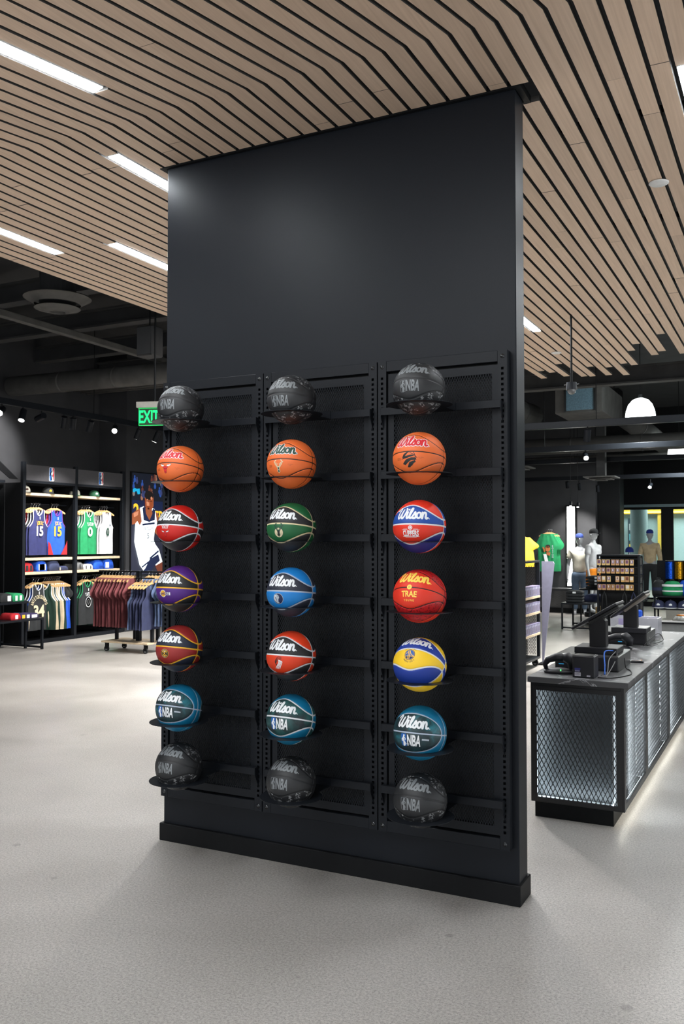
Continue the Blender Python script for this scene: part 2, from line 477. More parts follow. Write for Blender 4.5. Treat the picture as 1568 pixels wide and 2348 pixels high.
for k in range(6):
    MB().box(-0.26, 0.26, -0.01, 0.0, 0.3+k*0.34, 0.52+k*0.34).build('display_row', mat('goods_%d' % (k % 3), ((0.6, 0.42, 0.05), (0.1, 0.3, 0.34), (0.3, 0.33, 0.33))[k % 3], 0.5), rk)

# ------------------------------------------------------------------ partition wall
struct(MB().box(-0.019, 2.021, 0.055, 0.1925, 0.0, Z_SLAT+0.02, b=0.003).build('wall_middle', M_WALL))
struct(MB().box(-0.034, 2.031, 0.033, 0.2145, 0.0, 0.0955, b=0.003).build('baseboard_middle', M_BLACK))
mb = MB()
mb.box(-0.055, 2.055, 0.03, 0.05, Z_SLAT-0.004, Z_SLAT+0.03); mb.box(-0.055, 2.055, 0.1975, 0.2175, Z_SLAT-0.004, Z_SLAT+0.03)
mb.box(-0.055, -0.024, 0.05, 0.1975, Z_SLAT-0.004, Z_SLAT+0.03); mb.box(2.026, 2.055, 0.05, 0.1975, Z_SLAT-0.004, Z_SLAT+0.03)
struct(mb.build('trim_3', M_BLACK))

# ------------------------------------------------------------------ slat canopy
PITCH, GAP, TH = 0.1015, 0.0205, 0.028
KY = -0.515; SLOPE = 0.25
LIGHTS = []               # (slat index, y0, y1) replaced by a linear light
def slat_x(k): return 1.395 + PITCH*k + PITCH/2      # centre line at y >= KY
LIGHTS += [(-16, -0.225, 0.985), (-31, -0.30, 0.92), (-26, 0.93, 2.14), (-6, 3.80, 5.00),
           (13, 0.20, 1.40), (17, 2.9, 4.1), (-9, 1.2, 2.4), (-14, 3.2, 4.4), (-19, 5.0, 6.2), (-12, 4.7, 5.9), (14, 4.6, 5.8), (20, 1.7, 2.9), (10, 6.2, 7.2)]  # unseen; the first matches the end-face highlight, the rest are added for brightness
SLIGHTS = [(-11, -2.03, -0.82), (3, -3.1, -1.9), (-28, -2.9, -1.7), (-4, -5.0, -3.8), (4, -6.6, -5.4), (-14, -4.8, -3.6), (6, -4.6, -3.4), (10, -3.2, -2.0)]  # all but the first are added unseen to light partition and floor
ENDS = {-12: 7.71, -9: 7.68, -7: 7.80, -6: 7.84, -4: 7.84, -2: 7.94, 0: 7.29, -1: 7.14, -3: 7.30, 1: 6.42, 2: 6.08, 3: 6.79, 4: 6.60, 5: 5.70, 6: 6.84,
        -8: 6.82, -5: 7.17, -11: 7.17, -10: 7.33, 7: 6.3, 8: 6.9}
JOINTS = {5: [-0.02], 7: [], 6: [0.12], 8: [1.72], -12: [-0.20], -13: [-0.13], -15: [0.55], -17: [-0.10], -18: [-0.13], -19: [-0.10],
          -20: [0.85], 3: [-0.26], 0: [-0.21], -2: [-0.18]}
def slat_piece(xc, y0, y1, off=0.0):
    """one slat piece; the part in front of KY slants away"""
    def cx(y): return xc + (y-KY)*SLOPE if y < KY-1e-6 else xc
    hw = (PITCH-GAP)/2
    ys = [y0, y1] if not (y0 < KY-0.01 and y1 > KY+0.01) else [y0, KY, y1]
    vs = []; fs = []; mi = []
    z0, z1 = Z_SLAT+off, Z_SLAT+TH
    for y in ys:
        c = cx(y); vs += [(c-hw, y, z0), (c+hw, y, z0), (c+hw, y, z1), (c-hw, y, z1)]
    for i in range(len(ys)-1):
        a = 4*i; b = a+4
        fs += [(a, b, b+1, a+1), (a+1, b+1, b+2, a+2), (a+2, b+2, b+3, a+3), (a+3, b+3, b, a)]; mi += [0, 1, 1, 1]
    e = 4*(len(ys)-1)
    fs += [(0, 1, 2, 3), (e+3, e+2, e+1, e)]; mi += [1, 1]
    # keep the object's own origin on the slat so that the grain follows each piece
    me = bpy.data.meshes.new('slat'); me.from_pydata([(x-xc, y-ys[0], z-z0) for x, y, z in vs], [], fs)
    me.polygons.foreach_set('material_index', mi); me.update()
    return link('slat', me, [M_SLAT, M_SLATSIDE], ceiling, loc=(xc, ys[0], z0))
def led(xc, y0, y1, slant, label):
    hw = (PITCH-GAP)/2 - 0.002
    t = thing('linear_ceiling_light', label, 'ceiling light', (xc + ((y0-KY)*SLOPE if slant else 0), y0, Z_SLAT), -math.atan(SLOPE) if slant else 0, 'linear lights in the slat ceiling')
    L = (y1-y0)*(math.sqrt(1+SLOPE*SLOPE) if slant else 1)
    MB().box(-hw, hw, 0, L, 0.004, 0.03).build('housing', M_WHITE, t)
    MB().box(-hw+0.002, hw-0.002, 0.004, L-0.004, -0.001, 0.0035).build('diffuser', M_LED, t)
rs = random.Random(3)
far = MB()
for k in range(-35, 22):
    xc = slat_x(k)
    yend = ENDS.get(k, rs.uniform(5.6, 7.9))
    cuts = []
    for (kk, a, b) in LIGHTS:
        if kk == k: cuts.append((a-0.012, b+0.012))
    if -0.075 < xc-0.04 and xc-0.04 < 2.06 and xc+0.04 > -0.055: cuts.append((0.026, 0.2215))
    # straight section in pieces about 2.4 m long
    js = list(JOINTS.get(k, []))
    y = (js[-1] if js else KY + rs.uniform(0.3, 2.3))
    if not js: js.append(y)
    while y + 2.9 < yend: y += 2.4; js.append(y)
    # slanted section (front of the kink) and its first joint
    s0 = KY - rs.uniform(0.5, 2.0)
    js = [s0] + js
    ys = [-3.0] + js + [yend]
    scuts = [(a-0.012, b+0.012) for (kk, a, b) in SLIGHTS if kk == k]
    allc = sorted(cuts + scuts)
    for a, b in zip(ys[:-1], ys[1:]):
        segs = [(a, b)]
        for (c0, c1) in allc:
            ns = []
            for (p, q) in segs:
                if q <= c0 or p >= c1: ns.append((p, q)); continue
                if p < c0: ns.append((p, c0))
                if q > c1: ns.append((c1, q))
            segs = ns
        for p, q in segs:
            if q-p > 0.03: slat_piece(xc, p+0.0015, q-0.0015, off=rs.uniform(0, 0.0022))
    # the part of the canopy above and behind the photographer, never told apart in the picture
    segs = [(-8.5, -3.0)]
    for (c0, c1) in scuts:
        ns = []
        for (p, q) in segs:
            if q <= c0 or p >= c1: ns.append((p, q)); continue
            if p < c0: ns.append((p, c0))
            if q > c1: ns.append((c1, q))
        segs = ns
    hw = (PITCH-GAP)/2
    for p, q in segs:
        a, b = xc+(p-KY)*SLOPE, xc+(q-KY)*SLOPE
        vs = [(a-hw, p, Z_SLAT), (a+hw, p, Z_SLAT), (a+hw, p, Z_SLAT+TH), (a-hw, p, Z_SLAT+TH), (b-hw, q, Z_SLAT), (b+hw, q, Z_SLAT), (b+hw, q, Z_SLAT+TH), (b-hw, q, Z_SLAT+TH)]
        far.add(vs, [(0,4,5,1), (1,5,6,2), (2,6,7,3), (3,7,4,0), (0,1,2,3), (7,6,5,4)])
o = far.build('slat_field', M_SLAT, ceiling, fix=False); o['kind'] = 'stuff'
# carriers above the slats
mb = MB()
for yy in (-6.5, -4.6, -2.2, -0.9, 0.7, 2.3, 3.9, 5.4): mb.box(-2.15, 3.6, yy-0.02, yy+0.02, Z_SLAT+TH+0.001, Z_SLAT+TH+0.04)
mb.build('carrier_rail', M_BLACK, ceiling)
LL = {-16: 'bright linear light in the slats touching the partition\'s top left corner', -31: 'linear light near the lower left edge of the slat ceiling',
      -26: 'linear light in the slats left of the partition, nearest its upper left side', -6: 'short bit of linear light right of the partition, far back in the slats'}
for q, (kk, a, b) in enumerate(LIGHTS): led(slat_x(kk), a, b, False, LL.get(kk, 'unseen linear light added in the straight slats, %s of them' % ORD[q]))
for q, (kk, a, b) in enumerate(SLIGHTS): led(slat_x(kk), a, b, True, 'largest linear light, cut by the upper left picture edge' if kk == -11 else 'unseen linear light added in the slanted slats behind the viewer, %s of them' % ORD[q])
# flush white discs between the slats
for (x, y, lb) in ((2.476, 1.535, 'larger flat white disc set in the slats at the right'), (0.766, 6.127, 'small flat white disc in the slats beside the hanging camera')):
    t = thing('ceiling_disc', lb, 'ceiling disc', (x, y, Z_SLAT), 0, 'white sprinkler discs')
    MB().lathe([(0, -0.012), (0.05, -0.011), (0.058, -0.006), (0.058, -0.001), (0, -0.001)], n=24).build('cover', M_WHITE, t, True)
    MB().cyl((0, 0, 0), (0, 0, 0.05), 0.02, n=10).build('stem', M_BOLT, t)

# ================================================================== DISPLAY PANELS ON THE PARTITION
B = 0.665; ZB, ZT = 0.2588, 2.567
def panel_parts():
    H = ZT-ZB; Wd = B-0.003; x0 = 0.003
    UP = 0.045; RAIL = 0.052; D = 0.054
    parts = {}
    # upright: folded channel with a real square slot every 25 mm
    def upright(xl, xr):
        mb = MB(); xs0 = (xl+xr)/2-0.0063; xs1 = xs0+0.0126
        zs = 0.075; n = int((H-0.15)/0.0249)
        mb.box(xl, xs0, 0, 0.002, 0, H); mb.box(xs1, xr, 0, 0.002, 0, H)
        z = 0.0
        for i in range(n+1):
            za = zs+i*0.0249; mb.add([(xs0, 0, z), (xs1, 0, z), (xs1, 0, za), (xs0, 0, za)], [(0, 1, 2, 3)])
            z = za+0.0126
        mb.add([(xs0, 0, z), (xs1, 0, z), (xs1, 0, H), (xs0, 0, H)], [(0, 1, 2, 3)])
        mb.box(xl, xl+0.002, 0.002, D, 0, H); mb.box(xr-0.002, xr, 0.002, D, 0, H)
        mb.box(xl+0.002, xr-0.002, 0.03, 0.032, 0, H)
        return mb
    parts['upright'] = [upright(x0, x0+UP).mesh('upright', False), upright(x0+Wd-UP-0.003, x0+Wd-0.003).mesh('upright', False)]
    xa, xb = x0+UP+0.0005, x0+Wd-UP-0.0035
    parts['rail'] = [MB().box(xa, xb, 0, D, H-RAIL, H, b=0.0015).mesh('rail'), MB().box(xa, xb, 0, D, 0, RAIL, b=0.0015).mesh('rail')]
    # recessed tray: flat border and expanded-metal field
    xa += 0.006; za, zb = RAIL+0.010, H-RAIL-0.012
    fl = 0.030; ft = 0.040
    mb = MB(); y0, y1 = 0.010, 0.012
    mb.box(xa, xa+fl, y0, y1, za, zb); mb.box(xb-fl, xb, y0, y1, za, zb)
    mb.box(xa+fl, xb-fl, y0, y1, zb-ft, zb); mb.box(xa+fl, xb-fl, y0, y1, za, za+ft)
    parts['tray'] = [mb.mesh('tray')]
    parts['shade_backing'] = [MB().box(xa-0.012, xb+0.003, 0.046, 0.048, za-0.02, zb+0.02).mesh('shade_backing')]  # near-black sheet standing in for the shade behind the mesh
    mb = MB(); lattice(mb, xa+fl, xb-fl, za+ft, zb-ft, 0.0128, 0.0235, 0.0021, 0.010, 0.0128)
    parts['mesh_infill'] = [mb.mesh('mesh_infill')]
    bl = []
    for bx in (x0+UP/2, x0+Wd-UP/2-0.003):
        for bz in (0.028, H-0.028):
            m = MB(); M = Matrix.Translation((bx, 0, bz)) @ Matrix.Rotation(PI/2, 4, 'X')
            m.lathe([(0, 0.006), (0.0045, 0.006), (0.005, 0.004), (0.0045, 0.0035), (0.0085, 0.0032), (0.0105, 0.0015), (0.0105, 0)], n=16, M=M)
            bl.append(m.mesh('bolt'))
    parts['bolt'] = bl
    return parts
PP = panel_parts()
M_STRAND = mat('black_mesh_strand', (0.017, 0.020, 0.025), 0.4, spec=0.12)
for i, (nm) in enumerate(('left', 'middle', 'right')):
    t = thing('slotted_wall_panel', 'black slotted steel panel with mesh infill, %s one of three on the partition' % nm, 'display panel', (i*B, 0, ZB), 0, 'slotted panels on the partition')
    for k, lst in PP.items():
        for me in lst:
            o = link(k, me, M_BOLT if k == 'bolt' else (M_DEEP if k == 'shade_backing' else (M_STRAND if k == 'mesh_infill' else M_STEEL)), t, smooth=(k == 'bolt'))

# ================================================================== BALL SHELVES
R = 0.12; DROP = 0.068; HOLE = math.sqrt(R*R-DROP*DROP)+0.0006
def shelf_meshes():
    d = {}
    # origin: on the panel front face, centred, at plate level
    mb = MB(); mb.box(-0.302, 0.302, -0.036, -0.033, 0.0, 0.036, b=0.0008); mb.box(-0.302, 0.302, -0.033, -0.010, 0.034, 0.036)
    d['crossbar'] = [mb.mesh('crossbar')]
    br = []
    for s in (-1, 1):
        m = MB(); p = [(-0.036, 0.036), (0.012, 0.036), (0.012, -0.055), (0.003, -0.075), (-0.004, -0.06), (-0.034, -0.004)]
        m.prism(p, s*0.3035-0.0012, s*0.3035+0.0012, 'x'); br.append(m.mesh('bracket'))
    d['bracket'] = br
    # plate: flat ring with a neck back to the bar
    n = 48; yc = -0.281; vs = []; fs = []
    RO = 0.150
    for i in range(n):
        a = 2*PI*i/n; c, s = math.cos(a), math.sin(a)
        vs += [(RO*c, yc+RO*s, 0), (HOLE*c, yc+HOLE*s, 0), (RO*c, yc+RO*s, -0.0025), (HOLE*c, yc+HOLE*s, -0.0025)]
    for i in range(n):
        a, b = 4*i, 4*((i+1) % n)
        fs += [(a, b, b+1, a+1), (a+2, a+3, b+3, b+2), (a, a+2, b+2, b), (a+1, b+1, b+3, a+3)]
    m = MB(); m.add(vs, fs)
    d['ring_plate'] = [m.mesh('ring_plate')]
    m = MB(); m.prism([(-0.085, -0.034), (0.085, -0.034), (0.085, yc+math.sqrt(RO*RO-0.085**2)), (0.03, yc+RO-0.002), (-0.03, yc+RO-0.002), (-0.085, yc+math.sqrt(RO*RO-0.085**2))], -0.0025, 0.0, 'z')
    m.box(-0.085, 0.085, -0.0385, -0.0362, -0.0025, 0.0375)
    d['neck'] = [m.mesh('neck')]
    return d
SH = shelf_meshes()

# ================================================================== BASKETBALLS
def lat_c_pinched(lon): return math.radians(14 + 33*math.cos(lon)**2)
def g_std(p):
    x, y, z = p
    lat = math.asin(max(-1, min(1, z))); lon = math.atan2(x, -y)
    g1 = abs(lat); g2 = abs(math.asin(max(-1, min(1, y))))
    lc = lat_c_pinched(lon)
    dl = math.radians(33)*2*math.cos(lon)*math.sin(lon)
    g3 = (abs(lat)-lc)/math.sqrt(1+(dl/max(0.3, math.cos(lat)))**2)
    return g1, g2, g3
def g_oval(p):
    x, y, z = p
    lat = math.asin(max(-1, min(1, z))); lon = math.atan2(x, -y)
    fl = math.atan2(abs(x), abs(y))
    a, b = math.radians(76), math.radians(44)
    e = math.sqrt((fl/a)**2+(lat/b)**2)
    gx, gz = fl/a/a/max(e, 1e-6), lat/b/b/max(e, 1e-6)
    g3 = (e-1)/max(1e-6, math.hypot(gx, gz))
    return abs(lat), abs(math.asin(max(-1, min(1, y)))), g3
def ball_panels(gf, wseam, warp=0.0):
    """cut a fine sphere along the seams: eight panels, each its own mesh with rolled edges"""
    bm = bmesh.new(); bmesh.ops.create_icosphere(bm, subdivisions=6, radius=1.0)
    P = [v.co.copy().normalized() for v in bm.verts]; T = [[v.index for v in f.verts] for f in bm.faces]; bm.free()
    half = wseam/R
    G = []; 
    def val(p):
        g1, g2, g3 = gf(p)
        return g1, g2, g3
    cache = [val(p) for p in P]
    out = {}
    def dist(g): return min(g[0], g[1], abs(g[2])) - half
    D = [dist(g) for g in cache]
    for t in T:
        d = [D[i] for i in t]
        if max(d) <= 0: continue
        # panel id from the vertex deepest inside
        best = t[d.index(max(d))]
        p = P[best]; pid = (p.z > 0, p.y < 0, cache[best][2] > 0)
        if min(d) > 0: poly = [P[i] for i in t]; gd = d
        else:
            poly = []; gd = []
            for a in range(3):
                b = (a+1) % 3
                if d[a] > 0: poly.append(P[t[a]]); gd.append(d[a])
                if (d[a] > 0) != (d[b] > 0):
                    f = d[a]/(d[a]-d[b]); poly.append((P[t[a]].lerp(P[t[b]], f)).normalized()); gd.append(0.0)
        V, F, idx = out.setdefault(pid, ([], [], {}))
        ids = []
        for q, g in zip(poly, gd):
            key = (round(q.x, 5), round(q.y, 5), round(q.z, 5))
            if key not in idx:
                s = min(1.0, g/(0.0035/R)); drop = 0.0016*(1-s)**2
                idx[key] = len(V); V.append(tuple(q*(R-drop)))
            ids.append(idx[key])
        ids = list(dict.fromkeys(ids))
        if len(ids) >= 3: F.append(ids)
    res = {}
    for pid, (V, F, _) in out.items():
        me = bpy.data.meshes.new('panel'); me.from_pydata(V, [], F); me.update()
        me.polygons.foreach_set('use_smooth', [True]*len(F)); res[pid] = me
    return res
PAN = {'narrow': ball_panels(g_std, 0.0019), 'wide': ball_panels(g_std, 0.0031), 'oval': ball_panels(g_oval, 0.0026)}
_m = MB(); 
bm = bmesh.new(); bmesh.ops.create_icosphere(bm, subdivisions=5, radius=R-0.0013); SEAM = bpy.data.meshes.new('seam'); bm.to_mesh(SEAM); bm.free()
SEAM.polygons.foreach_set('use_smooth', [True]*len(SEAM.polygons))

def leather(name, col, rough=0.5): 
    return mat(name, col, rough, var=0.05, scale=900, bump=0.25)
BLK = leather('ball_black', (0.018, 0.019, 0.021), 0.48)
ORANGE = leather('ball_orange', srgb(232, 110, 50), 0.5)
RED = leather('ball_red', srgb(205, 32, 24), 0.45)
def pattern_mat(name, base, ink, scale, thr):
    m = bpy.data.materials.new(name); m.use_nodes = True; nt = m.node_tree; b = nt.nodes['Principled BSDF']; L = nt.links.new
    b.inputs['Roughness'].default_value = 0.45
    tc = nt.nodes.new('ShaderNodeTexCoord'); v = nt.nodes.new('ShaderNodeTexVoronoi'); v.inputs['Scale'].default_value = scale
    n = nt.nodes.new('ShaderNodeTexNoise'); n.inputs['Scale'].default_value = scale*3.1; n.inputs['Detail'].default_value = 1
    L(tc.outputs['Object'], v.inputs['Vector']); L(tc.outputs['Object'], n.inputs['Vector'])
    r = nt.nodes.new('ShaderNodeValToRGB'); r.color_ramp.elements[0].position = thr; r.color_ramp.elements[0].color = (1, 1, 1, 1)
    r.color_ramp.elements[1].position = thr+0.03; r.color_ramp.elements[1].color = (0, 0, 0, 1); L(v.outputs['Distance'], r.inputs['Fac'])
    r2 = nt.nodes.new('ShaderNodeValToRGB'); r2.color_ramp.elements[0].position = 0.50; r2.color_ramp.elements[1].position = 0.54; L(n.outputs['Fac'], r2.inputs['Fac'])
    mu = nt.nodes.new('ShaderNodeMixRGB'); mu.blend_type = 'MULTIPLY'; mu.inputs[0].default_value = 1; L(r.outputs['Color'], mu.inputs[1]); L(r2.outputs['Color'], mu.inputs[2])
    mx = nt.nodes.new('ShaderNodeMixRGB'); L(mu.outputs['Color'], mx.inputs[0]); mx.inputs[1].default_value = (*base, 1); mx.inputs[2].default_value = (*ink, 1)
    L(mx.outputs['Color'], b.inputs['Base Color']); return m
BLKPAT = pattern_mat('ball_black_printed', (0.016, 0.017, 0.019), (0.22, 0.225, 0.23), 46, 0.42)
def marbled(name, a, b2, c2, scale):
    m = bpy.data.materials.new(name); m.use_nodes = True; nt = m.node_tree; b = nt.nodes['Principled BSDF']; L = nt.links.new
    b.inputs['Roughness'].default_value = 0.42
    tc = nt.nodes.new('ShaderNodeTexCoord'); n = nt.nodes.new('ShaderNodeTexNoise'); n.inputs['Scale'].default_value = scale; n.inputs['Detail'].default_value = 6; n.inputs['Distortion'].default_value = 1.2
    L(tc.outputs['Object'], n.inputs['Vector'])
    r = nt.nodes.new('ShaderNodeValToRGB'); cr = r.color_ramp; cr.elements[0].position = 0.35; cr.elements[0].color = (*a, 1); cr.elements[1].position = 0.75; cr.elements[1].color = (*c2, 1)
    e = cr.elements.new(0.56); e.color = (*b2, 1)
    L(n.outputs['Fac'], r.inputs['Fac']); L(r.outputs['Color'], b.inputs['Base Color']); return m
TEALM = marbled('ball_dark_teal_marbled', (0.012, 0.022, 0.028), (0.016, 0.050, 0.058), (0.02, 0.20, 0.26), 16)
TEALM2 = marbled('ball_green_teal_marbled', (0.012, 0.020, 0.026), (0.018, 0.075, 0.075), (0.03, 0.13, 0.13), 14)
TEAL = leather('ball_teal_blue', srgb(12, 112, 152), 0.42)
HATCH = pattern_mat('ball_red_hatched', srgb(200, 30, 34), srgb(110, 14, 18), 85, 0.5)

def on_sphere(p2, lon0, lat0, rad, maxe=0.007):
    """wrap a 2-D print (metres) around the ball"""
    bm = bmesh.new()
    vs = [bm.verts.new((a, b, 0)) for a, b in p2[0]]
    for t in p2[1]:
        try: bm.faces.new([vs[i] for i in t])
        except ValueError: pass
    for _ in range(6):
        es = [e for e in bm.edges if e.calc_length() > maxe]
        if not es: break
        bmesh.ops.subdivide_edges(bm, edges=es, cuts=1)
    bmesh.ops.triangulate(bm, faces=bm.faces)
    cl = math.cos(lat0)
    for v in bm.verts:
        lat = lat0 + v.co.y/R; lon = lon0 + v.co.x/R/cl
        v.co = Vector((math.cos(lat)*math.sin(lon), -math.cos(lat)*math.cos(lon), math.sin(lat)))*rad
    for f in bm.faces:
        f.normal_update()
        if f.normal.dot(f.calc_center_median()) < 0: f.normal_flip()
        f.smooth = True
    me = bpy.data.meshes.new('print'); bm.to_mesh(me); bm.free(); return me

def wilson(w):
    S = [[(-.10, 1.15), (.0, 1.48), (.22, 1.52), (.33, 1.25), (.27, .7), (.30, .22), (.48, .06), (.66, .28), (.80, .8), (.86, 1.3)],
         [(.86, 1.3), (.80, .7), (.84, .22), (1.02, .06), (1.22, .28), (1.36, .8), (1.38, 1.3), (1.22, 1.5)],
         [(1.64, .92), (1.62, .3), (1.72, .06), (1.90, .16)],
         [(1.90, .16), (2.16, .9), (2.26, 1.42), (2.14, 1.55), (2.02, 1.1), (2.02, .34), (2.14, .06), (2.34, .16)],
         [(2.34, .16), (2.56, .66), (2.66, .96), (2.72, .66), (2.82, .36), (2.72, .07), (2.46, .09)],
         [(3.62, .90), (3.66, .5), (3.62, .06)], [(3.64, .45), (3.82, .86), (4.02, .88), (4.08, .62), (4.05, .22), (4.14, .06), (4.32, .14)]]
    parts = [stroke2d(s, w, 3) for s in S]
    parts.append(stroke2d([(3.18+.26*math.cos(t), .48+.40*math.sin(t)) for t in [i*PI/6 for i in range(12)]], w*0.95, 2, closed=True))
    parts.append(disc2d(1.70, 1.32, w*1.15, 10)); parts.append(disc2d(4.52, .05, w*0.5, 8))
    v, t = join2d(*parts)
    # slant
    return [((a+0.09*b-2.22), b-0.6) for a, b in v], t
W_IN = wilson(0.135); W_OUT = wilson(0.215)
def nba_mark(s=1.0, outline=True):
    """upright rounded badge with a running figure in silhouette, and the three letters"""
    badge = poly2d([(-.19, -.5), (.19, -.5), (.25, -.44), (.25, .44), (.19, .5), (-.19, .5), (-.25, .44), (-.25, -.44)])
    fig = join2d(disc2d(.04, .36, .075, 10), stroke2d([(.02, .27), (-.04, .05), (.02, -.12), (-.03, -.44)], .07, 3),
                 stroke2d([(.02, -.1), (.12, -.22), (.06, -.42)], .05, 3), stroke2d([(-.02, .2), (-.16, .06), (-.14, -.08)], .04, 3), stroke2d([(.03, .22), (.15, .12), (.13, .02)], .035, 3))
    return badge, fig
BADGE, FIG = nba_mark()
def nba_text(s): return fit2d('NBA', 1.12, 0.90, 0.03)
INK = {k: mat('ink_'+k, v, 0.5, var=0.02) for k, v in dict(white=(0.80, 0.82, 0.84), grey=(0.19, 0.205, 0.215), red=srgb(214, 40, 48), green=srgb(30, 66, 52), black=(0.012, 0.012, 0.012),
       cream=srgb(214, 200, 165), gold=srgb(246, 190, 50), yellow=srgb(252, 214, 90), navy=srgb(22, 36, 82), purple=srgb(74, 32, 110), silver=srgb(176, 186, 196), blue=srgb(28, 92, 170), brown=srgb(60, 34, 26), dimgrey=(0.15, 0.165, 0.17)).items()}

# ---- badges, as stacks of flat layers: (print, ink)
def bull(scale, c1='red', c2='white'):
    head = poly2d([(-.42, .22), (-.30, .36), (.30, .36), (.42, .22), (.26, .12), (.22, -.10), (.15, -.42), (0, -.50), (-.15, -.42), (-.22, -.10), (-.26, .12)])
    h1 = poly2d([(-.30, .36), (-.60, .40), (-.78, .58), (-.72, .74), (-.66, .62), (-.52, .58), (-.28, .56), (-.22, .40)])
    h2 = ([(-a, b) for a, b in h1[0]], h1[1])
    eye = join2d(stroke2d([(-.24, .12), (-.06, .02)], .03, 1), stroke2d([(.24, .12), (.06, .02)], .03, 1), disc2d(-.06, -.34, .04, 8), disc2d(.06, -.34, .04, 8))
    f = lambda p: move2d(p, s=scale)
    big = lambda p: move2d(p, 0, 0, scale*1.09)
    return [(big(join2d(head, h1, h2)), 'black'), (f(head), c1), (f(join2d(h1, h2)), c2), (f(eye), 'black')]
def stag(scale, a='cream', b='green'):
    ant = [[(-.10, .10), (-.34, .26), (-.46, .52), (-.40, .84)], [(-.36, .28), (-.30, .55)], [(-.45, .5), (-.56, .66)], [(-.2, .17), (-.14, .42)], [(-.42, .74), (-.28, .86)]]
    P = [stroke2d(s, .045, 3) for s in ant]+[stroke2d([(-x, y) for x, y in s], .045, 3) for s in ant]
    face = poly2d([(-.34, .12), (-.16, .08), (0, .14), (.16, .08), (.34, .12), (.18, -.02), (.15, -.25), (.20, -.5), (.10, -.6), (0, -.72), (-.10, -.6), (-.20, -.5), (-.15, -.25), (-.18, -.02)])
    inner = poly2d([(-.10, .0), (.10, .0), (.07, -.28), (.10, -.5), (0, -.62), (-.10, -.5), (-.07, -.28)])
    nose = disc2d(0, -.30, .05, 8)
    f = lambda p: move2d(p, s=scale)
    return [(f(join2d(*P, face)), a), (f(inner), b), (f(nose), 'white')]
def claw(scale):
    P = [disc2d(0.12, 0, .5, 24)]
    cut = []
    L = [poly2d([(-.5, .10), (-.36, .36), (-.1, .52), (.2, .56), (-.05, .44), (-.22, .26), (-.3, .08)]), poly2d([(-.58, -.02), (-.2, .22), (.2, .30), (.5, .26), (.2, .16), (-.12, .06)]),
         poly2d([(-.5, -.34), (-.2, -.04), (.2, .10), (.55, .10), (.6, -.05), (.2, -.10), (-.1, -.30), (-.28, -.44)]), poly2d([(-.12, -.6), (.08, -.22), (.5, -.10), (.56, -.2), (.3, -.4), (.1, -.62)])]
    arcs = [stroke2d([(.35, .5), (.5, .2), (.42, -.2), (.25, -.5)], .02, 3), stroke2d([(.1, .45), (.4, .3), (.62, .1)], .02, 3)]
    return [(move2d(join2d(*L), s=scale), 'black'), (move2d(join2d(*arcs), s=scale), 'black')]
def ship(scale):
    return [(move2d(join2d(fit2d('CLIPPERS', 1.32, .48, .035), disc2d(0, .46, .17, 18, .12), disc2d(0, .46, .07, 12), *[stroke2d([(0, .46), (.12*math.cos(a), .46+.12*math.sin(a))], .015, 1) for a in [k*PI/3 for k in range(6)]],
            rect2d(-.72, .72, -.27, -.24), rect2d(-.5, .5, -.33, -.30), rect2d(-.72, -.2, .27, .30), rect2d(.2, .72, .27, .30), rect2d(-.6, -.24, .34, .36), rect2d(.24, .6, .34, .36)), s=scale), 'white')]
def yball(scale):
    out = join2d(disc2d(-.25, 0, .52, 28), rect2d(-.9, .95, -.20, .20))
    b = disc2d(-.25, 0, .44, 28)
    ln = join2d(stroke2d([(-.25, .44), (-.2, 0), (-.25, -.44)], .012, 2), stroke2d([(-.69, 0), (.19, 0)], .012, 1), stroke2d([(-.55, .3), (-.42, 0), (-.55, -.3)], .012, 2))
    return [(move2d(out, s=scale), 'white'), (move2d(b, s=scale), 'gold'), (move2d(ln, s=scale), 'brown'), (move2d(join2d(fit2d('LAKERS', 1.55, .34, .03), move2d(text2d('LOS ANGELES', .13, 0, .8), 0.08, .24)), s=scale), 'purple')]
def pick(scale):
    f = lambda p: move2d(p, s=scale)
    tools = join2d(stroke2d([(-.26, -.30), (.22, .26)], .035, 1), stroke2d([(.26, -.30), (-.22, .26)], .035, 1), stroke2d([(-.36, .10), (-.22, .28), (.0, .34)], .03, 3, taper=True), stroke2d([(.36, .10), (.22, .28), (.0, .34)], .03, 3, taper=True), disc2d(0, -.30, .10, 12))
    return [(f(disc2d(0, 0, .56, 32)), 'gold'), (f(disc2d(0, 0, .53, 32)), 'black'), (f(disc2d(0, 0, .40, 30, .37)), 'gold'), (f(tools), 'gold'), (f(poly2d([(-.07, .24), (0, .34), (.07, .24), (0, .14)])), 'white'),
            (f(join2d(arc_text('DENVER', .46, PI/2, .12, .01, .9, .30), arc_text('NUGGETS', .46, -PI/2, .12, .01, .9, .27, False))), 'white')]
def horse(scale):
    f = lambda p: move2d(p, s=scale)
    hd = poly2d([(-.36, .38), (-.12, .44), (.06, .34), (.14, .10), (.04, -.02), (.0, -.30), (.14, -.44), (-.14, -.46), (-.34, -.30), (-.2, -.1), (-.26, .12)])
    mane = poly2d([(-.36, .38), (-.44, .1), (-.46, -.1), (-.34, -.30), (-.3, -.08), (-.34, .12), (-.26, .3)])
    ln = join2d(stroke2d([(.1, .46), (.18, 0), (.1, -.46)], .015, 3), stroke2d([(.14, .1), (.5, .1)], .015, 1), stroke2d([(.3, .4), (.34, 0), (.3, -.4)], .015, 3))
    return [(f(disc2d(0, 0, .56, 32)), 'silver'), (f(disc2d(0, 0, .52, 32)), 'navy'), (f(hd), 'silver'), (f(mane), 'white'), (f(ln), 'black'), (f(disc2d(-.02, .26, .04, 8)), 'black')]
